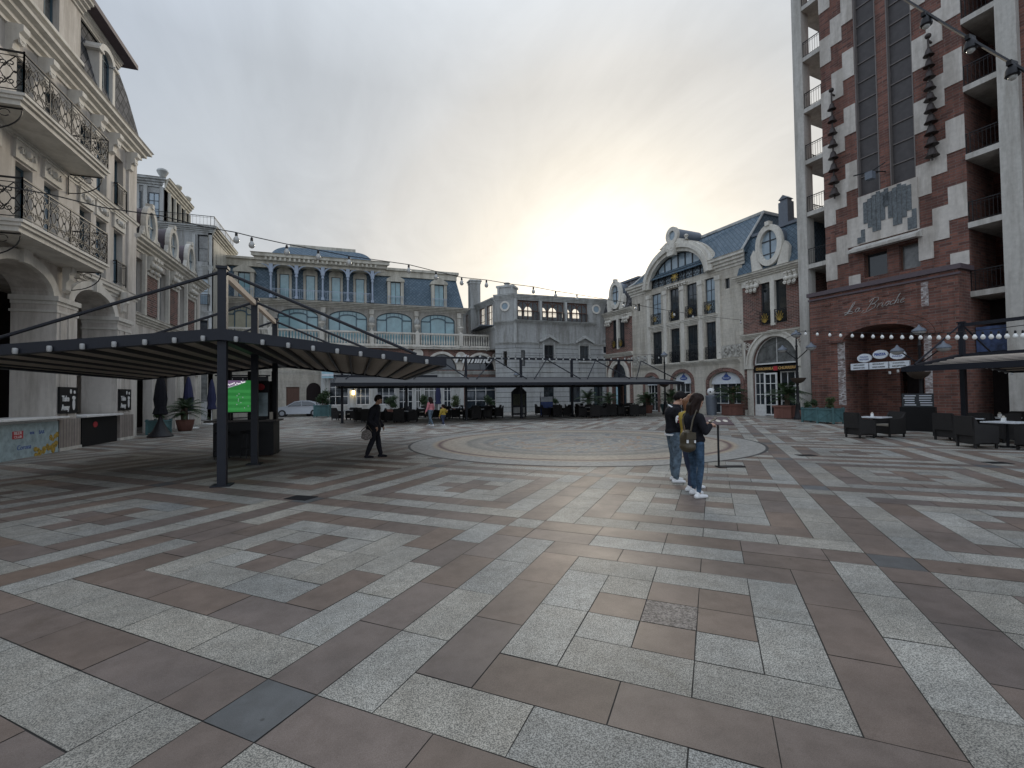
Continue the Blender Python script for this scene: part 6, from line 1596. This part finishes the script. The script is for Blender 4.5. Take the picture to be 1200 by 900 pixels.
# ================================================================== people: swept limbs fused into one continuous skin
def fuse(name, mb_list, m, parent, vox=.014, smooth=3, label=None):
    vs, fs = [], []
    for mb in mb_list:
        n = len(vs); vs += mb.v; fs += [tuple(i+n for i in f) for f in mb.f]
    me = bpy.data.meshes.new(name); me.from_pydata([Vector(p) for p in vs], [], fs)
    bm = bmesh.new(); bm.from_mesh(me); bmesh.ops.recalc_face_normals(bm, faces=bm.faces); bm.to_mesh(me); bm.free()
    o = bpy.data.objects.new(name, me); COL.objects.link(o)
    r = o.modifiers.new('r', 'REMESH'); r.mode = 'VOXEL'; r.voxel_size = vox
    s = o.modifiers.new('s', 'SMOOTH'); s.factor = .5; s.iterations = smooth
    dg = bpy.context.evaluated_depsgraph_get(); dg.update()
    m2 = bpy.data.meshes.new_from_object(o.evaluated_get(dg)); bpy.data.objects.remove(o); bpy.data.meshes.remove(me)
    m2.name = name; m2.materials.clear(); m2.materials.append(M[m]); m2.polygons.foreach_set('use_smooth', [True]*len(m2.polygons))
    o = bpy.data.objects.new(name, m2); COL.objects.link(o); o.parent = parent
    if label: o['label'] = label
    return o
def limb(pts, rs, n=12, sub=4):
    """smooth tapered limb through joints with rounded ends"""
    P, Rr = [], []
    pts = [Vector(p) for p in pts]
    for i in range(len(pts)-1):
        for k in range(sub):
            t = k/sub; P.append(pts[i].lerp(pts[i+1], t)); Rr.append(rs[i]+(rs[i+1]-rs[i])*t)
    P.append(pts[-1]); Rr.append(rs[-1])
    mb = MB(); mb.tube(P, Rr, n)
    mb.ball(P[0], rs[0], 6); mb.ball(P[-1], rs[-1], 6)
    for p, r in zip(pts[1:-1], rs[1:-1]): mb.ball(p, r*.98, 6)
    return mb
def ell(c, r): mb = MB(); mb.ball(c, 1, 9, r); return mb
def hand(w_, dr, curl=.6, s=1.0, thumb=1):
    """palm and five separate bent fingers from the wrist w_ along dr"""
    w_ = Vector(w_); dr = Vector(dr).normalized(); sd_ = dr.cross(Vector((0, 0, 1)))
    if sd_.length < .2: sd_ = Vector((0, 1, 0))
    sd_ = (sd_*thumb).normalized(); nr = dr.cross(sd_).normalized()
    if nr.z > 0: nr = -nr
    out = [limb([w_, w_+dr*.045*s, w_+dr*.085*s], [.024*s, .03*s, .026*s]), ell(w_+dr*.05*s+sd_*.012*s, (.03*s, .03*s, .03*s))]
    for i, L in enumerate((.070, .080, .075, .058)):
        b = w_+dr*.08*s+sd_*(.028-.019*i)*s
        p1 = b+(dr*cos(curl*.5)+nr*sin(curl*.5))*L*.45*s; p2 = p1+(dr*cos(curl*1.3)+nr*sin(curl*1.3))*L*.33*s; p3 = p2+(dr*cos(curl*2)+nr*sin(curl*2))*L*.25*s
        out.append(limb([b, p1, p2, p3], [.0095*s, .009*s, .008*s, .0065*s], 8, 2))
    b = w_+dr*.02*s+sd_*.026*s; p1 = b+(dr*.6+sd_*.75).normalized()*.04*s; p2 = p1+(dr*.85+sd_*.2+nr*.4).normalized()*.032*s
    out.append(limb([b, p1, p2], [.012*s, .011*s, .008*s], 8, 2))
    return out
def head(c, fw, r=1.0, tilt=0.0):
    """skull, jaw, nose, ears, brow; fw = facing"""
    c = Vector(c); f = Vector(fw).normalized(); s = Vector((0, 0, 1)).cross(f).normalized(); u = f.cross(s); u = u if u.z > 0 else -u
    L = []
    def E(o, rr): L.append(limb([c+f*o[0]*r+s*o[1]*r+u*o[2]*r]*2, [rr*r, rr*r], 10, 1))
    E((-.015, 0, .03), .088); E((.015, 0, .025), .083); E((.03, 0, -.03), .066); E((.045, 0, -.07), .046); E((-.03, 0, -.01), .075)
    E((.088, 0, -.018), .017); E((.093, 0, -.034), .018); E((.078, 0, .012), .018); E((.078, 0, -.068), .022)
    for q in (-1, 1): E((-.0, q*.082, -.01), .02); E((.0, q*.084, -.028), .014); E((.062, q*.03, .02), .026); E((.055, q*.036, -.03), .03)
    return L, f, s, u
def eyes_mouth(c, f, s, u, r, parent):
    c = Vector(c)
    mb = MB()
    for q in (-1, 1): mb.ball(c+f*.083*r+s*q*.030*r+u*.002*r, .010*r, 5)
    mb.build('eyes', 'hair_black', parent)
    mb = MB(); mb.tube([c+f*(.097-.5*abs(k)*.012)*r+s*k*.011*r-u*.068*r for k in (-2, -1, 0, 1, 2)], .005*r, 5); mb.build('mouth', 'cloth_pink', parent)
    mb = MB()
    for q in (-1, 1): mb.tube([c+f*.093*r+s*q*.018*r+u*.024*r, c+f*.088*r+s*q*.042*r+u*.026*r], .005*r, 5)
    mb.build('eyebrows', 'hair_black', parent)
def shoe(foot, fw, m, parent, s=1.0):
    foot = Vector(foot); f = Vector(fw).normalized()
    L = [limb([foot-f*.05*s+Vector((0, 0, .045)), foot+f*.07*s+Vector((0, 0, .042)), foot+f*.15*s+Vector((0, 0, .032))], [.038*s, .038*s, .030*s]), limb([foot-f*.03*s+Vector((0, 0, .05)), foot-f*.02*s+Vector((0, 0, .085))], [.038*s, .036*s])]
    o = fuse('shoe', L, m, parent, .009, 2)
    for v in o.data.vertices:
        if v.co.z < .014: v.co.z = .014
    return o
X, Y, Z = Vector((1, 0, 0)), Vector((0, 1, 0)), Vector((0, 0, 1))
def person(label, loc, rz, cfg):
    """local frame: faces +X, left is +Y"""
    t = thing('person', label, 'person', loc, rz)
    g = cfg.get('s', 1.0)
    hip, chest, neck = Vector(cfg['hip']), Vector(cfg['chest']), Vector(cfg['neck'])
    hd = Vector(cfg['head']); k = cfg.get('female', 1)
    sh = .175 if k else .20
    hw = .095
    body = [ell(hip, (.12, .16, .12)), limb([hip, (hip+chest)/2, chest, neck-Z*.06], [.115, .10 if k else .115, .12, .07]), ell(chest+Z*.03, (.105, sh, .13)), limb([neck-Z*.08, neck, hd-Z*.06], [.06, .052, .05])]
    legs, arms, hands = [], [], []
    for i, sd_ in enumerate((-1, 1)):
        kn, an = Vector(cfg['knee'][i]), Vector(cfg['ankle'][i]); h0 = hip+Y*sd_*hw-Z*.04
        legs.append((h0, kn, an)); body.append(limb([h0, (h0+kn)/2, kn, (kn+an)/2+X*-.012, an], [.078, .06, .041, .037, .026]))
        s0 = chest+Y*sd_*sh+Z*.07; el, wr = Vector(cfg['elbow'][i]), Vector(cfg['wrist'][i])
        arms.append((s0, el, wr)); body.append(limb([s0, el, wr], [.048, .037, .025])); body += hand(wr, Vector(cfg['hdir'][i]), cfg.get('curl', .6), .95, -sd_)
    hl, f, s, u = head(hd, cfg.get('look', (1, 0, 0)), cfg.get('hr', 1.0))
    body += hl
    fuse('body', body, cfg.get('skin', 'skin'), t, .0085, 2)
    eyes_mouth(hd, f, s, u, cfg.get('hr', 1.0), t)
    # trousers
    o = cfg.get('loose', .014)
    L = [ell(hip+Z*.0, (.125+o, .158+o, .13))]
    for h0, kn, an in legs: L.append(limb([h0, (h0+kn)/2, kn, (kn+an)/2-X*.012, an+Z*.04], [.088+o, .070+o, .050+o, .046+o, .032+o]))
    fuse('trousers', L, cfg['trousers'], t, .013, 3)
    # top
    q = cfg.get('bulk', .028); bot = cfg.get('top_bottom', 0.0)
    L = [limb([hip+Z*(.02-bot), (hip+chest)/2, chest, neck-Z*.09], [.122+q, .105+q, .122+q, .072+q]), ell(chest+Z*.02, (.11+q, sh+q*.8, .14)), ell(hip+Z*(.03-bot), (.125+q, .155+q, .1))]
    if bot > .1: L.append(limb([hip, hip-Z*bot], [.15+q, .16+q]))
    slv = cfg.get('sleeve', 1)
    for s0, el, wr in arms:
        if slv >= 1: L.append(limb([s0, el, wr-(wr-el)*.06], [.058+q*.5, .047+q*.5, .036+q*.4]))
        else: L.append(limb([s0, s0+(el-s0)*.62], [.058+q*.4, .055+q*.4]))
    if cfg.get('collar'): L.append(limb([neck-Z*.05, neck+Z*.015], [.078, .07]))
    fuse('jacket' if slv >= 1 else 'shirt', L, cfg['top'], t, .013, 3)
    for i in range(2): shoe(cfg['ankle'][i][:2]+(0,), cfg.get('toe', ((1, 0, 0), (1, 0, 0)))[i], cfg.get('shoes', 'shoe_white'), t)
    # hair
    hr = cfg.get('hr', 1.0); hb = cfg['hair_col']
    def P(a, b, c_): return hd+f*a*hr+s*b*hr+u*c_*hr
    L = [limb([P(-.025, 0, .045)]*2, [.098*hr]*2, 12, 1), limb([P(.01, 0, .06)]*2, [.088*hr]*2, 12, 1), limb([P(-.045, 0, .0)]*2, [.083*hr]*2, 12, 1)]
    for a in (-1, 1): L.append(limb([P(-.02, a*.04, .02)]*2, [.066*hr]*2, 10, 1))
    if cfg.get('hair') == 'long':
        HL = cfg.get('hair_len', .42); fh = Vector((f.x, f.y, 0)).normalized()
        for a in (-.07, -.035, 0, .035, .07):
            L.append(limb([P(-.03, a, .03), hd-fh*.095+s*a*1.1-Z*.07, hd-fh*.115+s*a*1.35-Z*(.25), hd-fh*(.105)+s*a*1.45-Z*(HL-abs(a)*.6)], [.055, .048, .042, .02]))
        for a in (-1, 1): L.append(limb([P(.015, a*.07, .05), hd-fh*.005+s*a*.09-Z*.06, hd-fh*.05+s*a*.11-Z*.2, hd-fh*.08+s*a*.12-Z*(HL*.8)], [.035, .032, .034, .015]))
    if cfg.get('hair') == 'tail': L.append(limb([P(-.09, 0, .03), P(-.13, 0, -.04), hd-f*.13-Z*.18, hd-f*.10-Z*.26], [.035, .04, .03, .012]))
    fuse('hair', L, hb, t, .010, 7)
    return t, f, s, u, hd, legs, arms, hip, chest
RZ = radians(-18.8)
# woman with the bag, facing right, phone in hand
w1 = person('woman with long brown hair, black jacket and blue jeans, looking at a phone', (5.17, 6.10, 0), RZ+radians(12), dict(
    hip=(0, 0, .90), chest=(-.02, 0, 1.22), neck=(.0, 0, 1.40), head=(.05, 0, 1.535), look=(1, -.25, -.42),
    knee=((.03, -.10, .48), (.05, .12, .49)), ankle=((-.03, -.12, .08), (.07, .16, .08)),
    elbow=((.03, -.24, 1.07), (.05, .20, 1.05)), wrist=((.20, -.12, 1.15), (.21, .04, 1.16)), hdir=((.8, .35, .2), (.8, -.3, .25)), curl=.9,
    trousers='denim_blue', top='cloth_black', hair='long', hair_len=.50, hair_col='hair_brown', collar=1, bulk=.026, loose=.004, toe=((1, .15, 0), (1, .05, 0))))
t = thing('phone', 'dark phone held by the woman in the black jacket', 'phone', (0, 0, 0)); 
t.matrix_world = w1[0].matrix_world
t.location = w1[0].location; t.rotation_euler = w1[0].rotation_euler
mb = MB(); mb.add([Vector((.26, -.055, 1.19))+Vector(p) for p in ((0, 0, 0), (.12, 0, .07), (.12, .07, .07), (0, .07, 0), (0, 0, .01), (.12, 0, .08), (.12, .07, .08), (0, .07, .01))], [(0, 1, 2, 3), (4, 5, 6, 7), (0, 1, 5, 4), (1, 2, 6, 5), (2, 3, 7, 6), (3, 0, 4, 7)]); mb.build('casing', 'plastic_black', t)
# backpack worn low on the back/left hip side toward the camera
t = thing('backpack', 'olive leather backpack hanging behind the woman in the black jacket', 'bag', (5.17, 6.10, 0), RZ+radians(12))
L = [ell((-.19, -.10, .93), (.115, .14, .17)), ell((-.20, -.11, .83), (.12, .14, .09))]
fuse('bag_body', L, 'leather', t, .012, 3)
mb = MB(); mb.box(-.30, -.14, -.25, -.17, .96, 1.06); mb.tube([(-.2, -.2, 1.08), (-.14, -.17, 1.25), (-.05, -.14, 1.40), (.03, -.17, 1.30)], .014, 5); mb.tube([(-.2, -.02, 1.08), (-.17, .06, 1.25), (-.05, .12, 1.39)], .014, 5); mb.build('strap', 'leather', t)
mb = MB(); mb.box(-.29, -.26, -.235, -.22, .90, .95); mb.box(-.17, -.145, -.25, -.235, .90, .94); mb.build('buckle', 'shoe_white', t)
# man in black jacket with white collar and chest patch, head bowed
m1 = person('man in black jacket with white collar and light jeans, head bowed', (5.70, 7.29, 0), RZ+radians(0), dict(
    female=0, hip=(0, 0, .93), chest=(-.01, 0, 1.28), neck=(.05, 0, 1.47), head=(.13, 0, 1.575), look=(1, -.1, -.62),
    knee=((.03, -.11, .50), (.03, .11, .50)), ankle=((-.02, -.13, .08), (.03, .12, .08)),
    elbow=((.02, -.28, 1.08), (.05, .26, 1.06)), wrist=((.22, -.20, 1.05), (.26, .10, 1.10)), hdir=((.9, .2, .0), (.8, -.3, .1)), curl=.8,
    trousers='denim_light', top='cloth_black', hair='short', hair_col='hair_black', bulk=.034, loose=.024, skin='skin'))
mb = MB(); L_c = [limb([Vector((-.06, -.08, 1.42)), Vector((-.09, 0, 1.455)), Vector((-.06, .08, 1.42)), Vector((.06, .07, 1.36))], [.016]*4, 6), limb([Vector((-.06, -.08, 1.42)), Vector((.06, -.08, 1.36)), Vector((.10, -.04, 1.30))], [.016]*3, 6)]
fuse('collar_stripe', L_c, 'cloth_white', m1[0], .009, 1)
mb = MB(); mb.ball((.0, -.275, 1.19), 1, 8, (.062, .035, .10)); mb.build('sleeve_patch', 'cloth_white', m1[0])
mb = MB()
for k, (dx, dz) in enumerate(((-.02, .03), (.015, .04), (-.01, -.01), (.02, -.03), (-.015, -.045))): mb.ball((.0+dx, -.306, 1.19+dz), .014, 5)
mb.build('patch_print', 'sign_red', m1[0])
mb = MB(); mb.prism_z([(.163*cos(k*pi/10), .193*sin(k*pi/10)) for k in range(20)], .885, .915)
mb.build('hem_stripe', 'cloth_white', m1[0])
# person in yellow between them, elbow bent towards us
y1 = person('person in a yellow top with ginger hair, half hidden behind the long-haired woman', (5.42, 6.55, 0), RZ+radians(8), dict(
    hip=(0, 0, .90), chest=(-.02, 0, 1.22), neck=(.02, 0, 1.40), head=(.08, 0, 1.52), look=(1, -.1, -.5),
    knee=((.03, -.08, .48), (.03, .10, .48)), ankle=((-.05, -.10, .08), (.17, .10, .08)),
    elbow=((-.20, -.25, 1.06), (.1, .2, 1.05)), wrist=((-.02, -.19, .93), (.28, .05, 1.1)), hdir=((.6, .4, -.4), (.8, -.3, .1)), curl=.5,
    trousers='denim_dark', top='cloth_yellow', hair='tail', hair_len=.22, hair_col='hair_ginger', bulk=.012, sleeve=.5, loose=.004))
# walking man, dark coat
m2 = person('man in a black coat walking to the right across the square, carrying a patterned bag', (.48, 13.35, 0), RZ+radians(4), dict(
    female=0, hip=(0, 0, .92), chest=(.03, 0, 1.27), neck=(.08, 0, 1.46), head=(.14, 0, 1.60), look=(1, 0, -.3),
    knee=((.0, -.10, .50), (.10, .10, .52)), ankle=((-.15, -.10, .09), (.17, .10, .08)),
    elbow=((-.05, -.26, 1.05), (.06, .25, 1.05)), wrist=((.12, -.24, .88), (.20, .22, .86)), hdir=((.4, 0, -.9), (.4, 0, -.9)),
    trousers='cloth_black', top='cloth_black', hair='short', hair_col='hair_black', bulk=.05, top_bottom=.12, loose=.026, shoes='cloth_black', skin='skin_dark'))
t = thing('shopping_bag', 'patterned cloth bag hanging at the walking man\'s side', 'bag', (.48, 13.35, 0), RZ+radians(4))
fuse('bag_body', [ell((-.12, -.29, .66), (.14, .05, .15)), ell((-.12, -.29, .60), (.15, .055, .08))], 'cloth_pattern', t, .012, 2)
mb = MB(); mb.tube([(-.28, -.27, .75), (-.1, -.26, .92), (.02, -.27, .75)], .012, 5); mb.build('handle', 'leather', t)
# far woman and child
w2 = person('woman in a pink top and pale jeans walking hand in hand with a child', (4.05, 26.3, 0), RZ+radians(150), dict(
    hip=(0, 0, .90), chest=(.0, 0, 1.22), neck=(.02, 0, 1.40), head=(.03, 0, 1.53), look=(1, 0, 0),
    knee=((.10, -.09, .48), (-.02, .09, .48)), ankle=((.18, -.09, .08), (-.22, .09, .10)),
    elbow=((-.03, -.24, 1.02), (.0, .27, 1.0)), wrist=((.08, -.24, .80), (.05, .35, .82)), hdir=((.2, 0, -1), (.2, .2, -1)),
    trousers='denim_light', top='cloth_pink', hair='long', hair_len=.3, hair_col='hair_brown', bulk=.02, loose=.02))
c1 = person('child in a yellow jacket walking beside the woman in pink', (4.75, 26.2, 0), RZ+radians(150), dict(
    hip=(0, 0, .62), chest=(.0, 0, .84), neck=(.0, 0, .97), head=(.01, 0, 1.10), look=(1, 0, 0),
    knee=((.06, -.09, .34), (-.02, .09, .34)), ankle=((.10, -.09, .07), (-.12, .09, .07)),
    elbow=((-.02, -.28, .78), (.0, .24, .72)), wrist=((.03, -.36, .84), (.08, .24, .56)), hdir=((.1, -.5, .3), (.2, 0, -1)),
    trousers='denim_dark', top='cloth_yellow', hair='short', hair_col='hair_brown', bulk=.02, hr=.95))
for o in list(SC.objects):
    if o.type == 'EMPTY' and o.parent is None and 'label' not in o: print('NOLABEL', o.name)
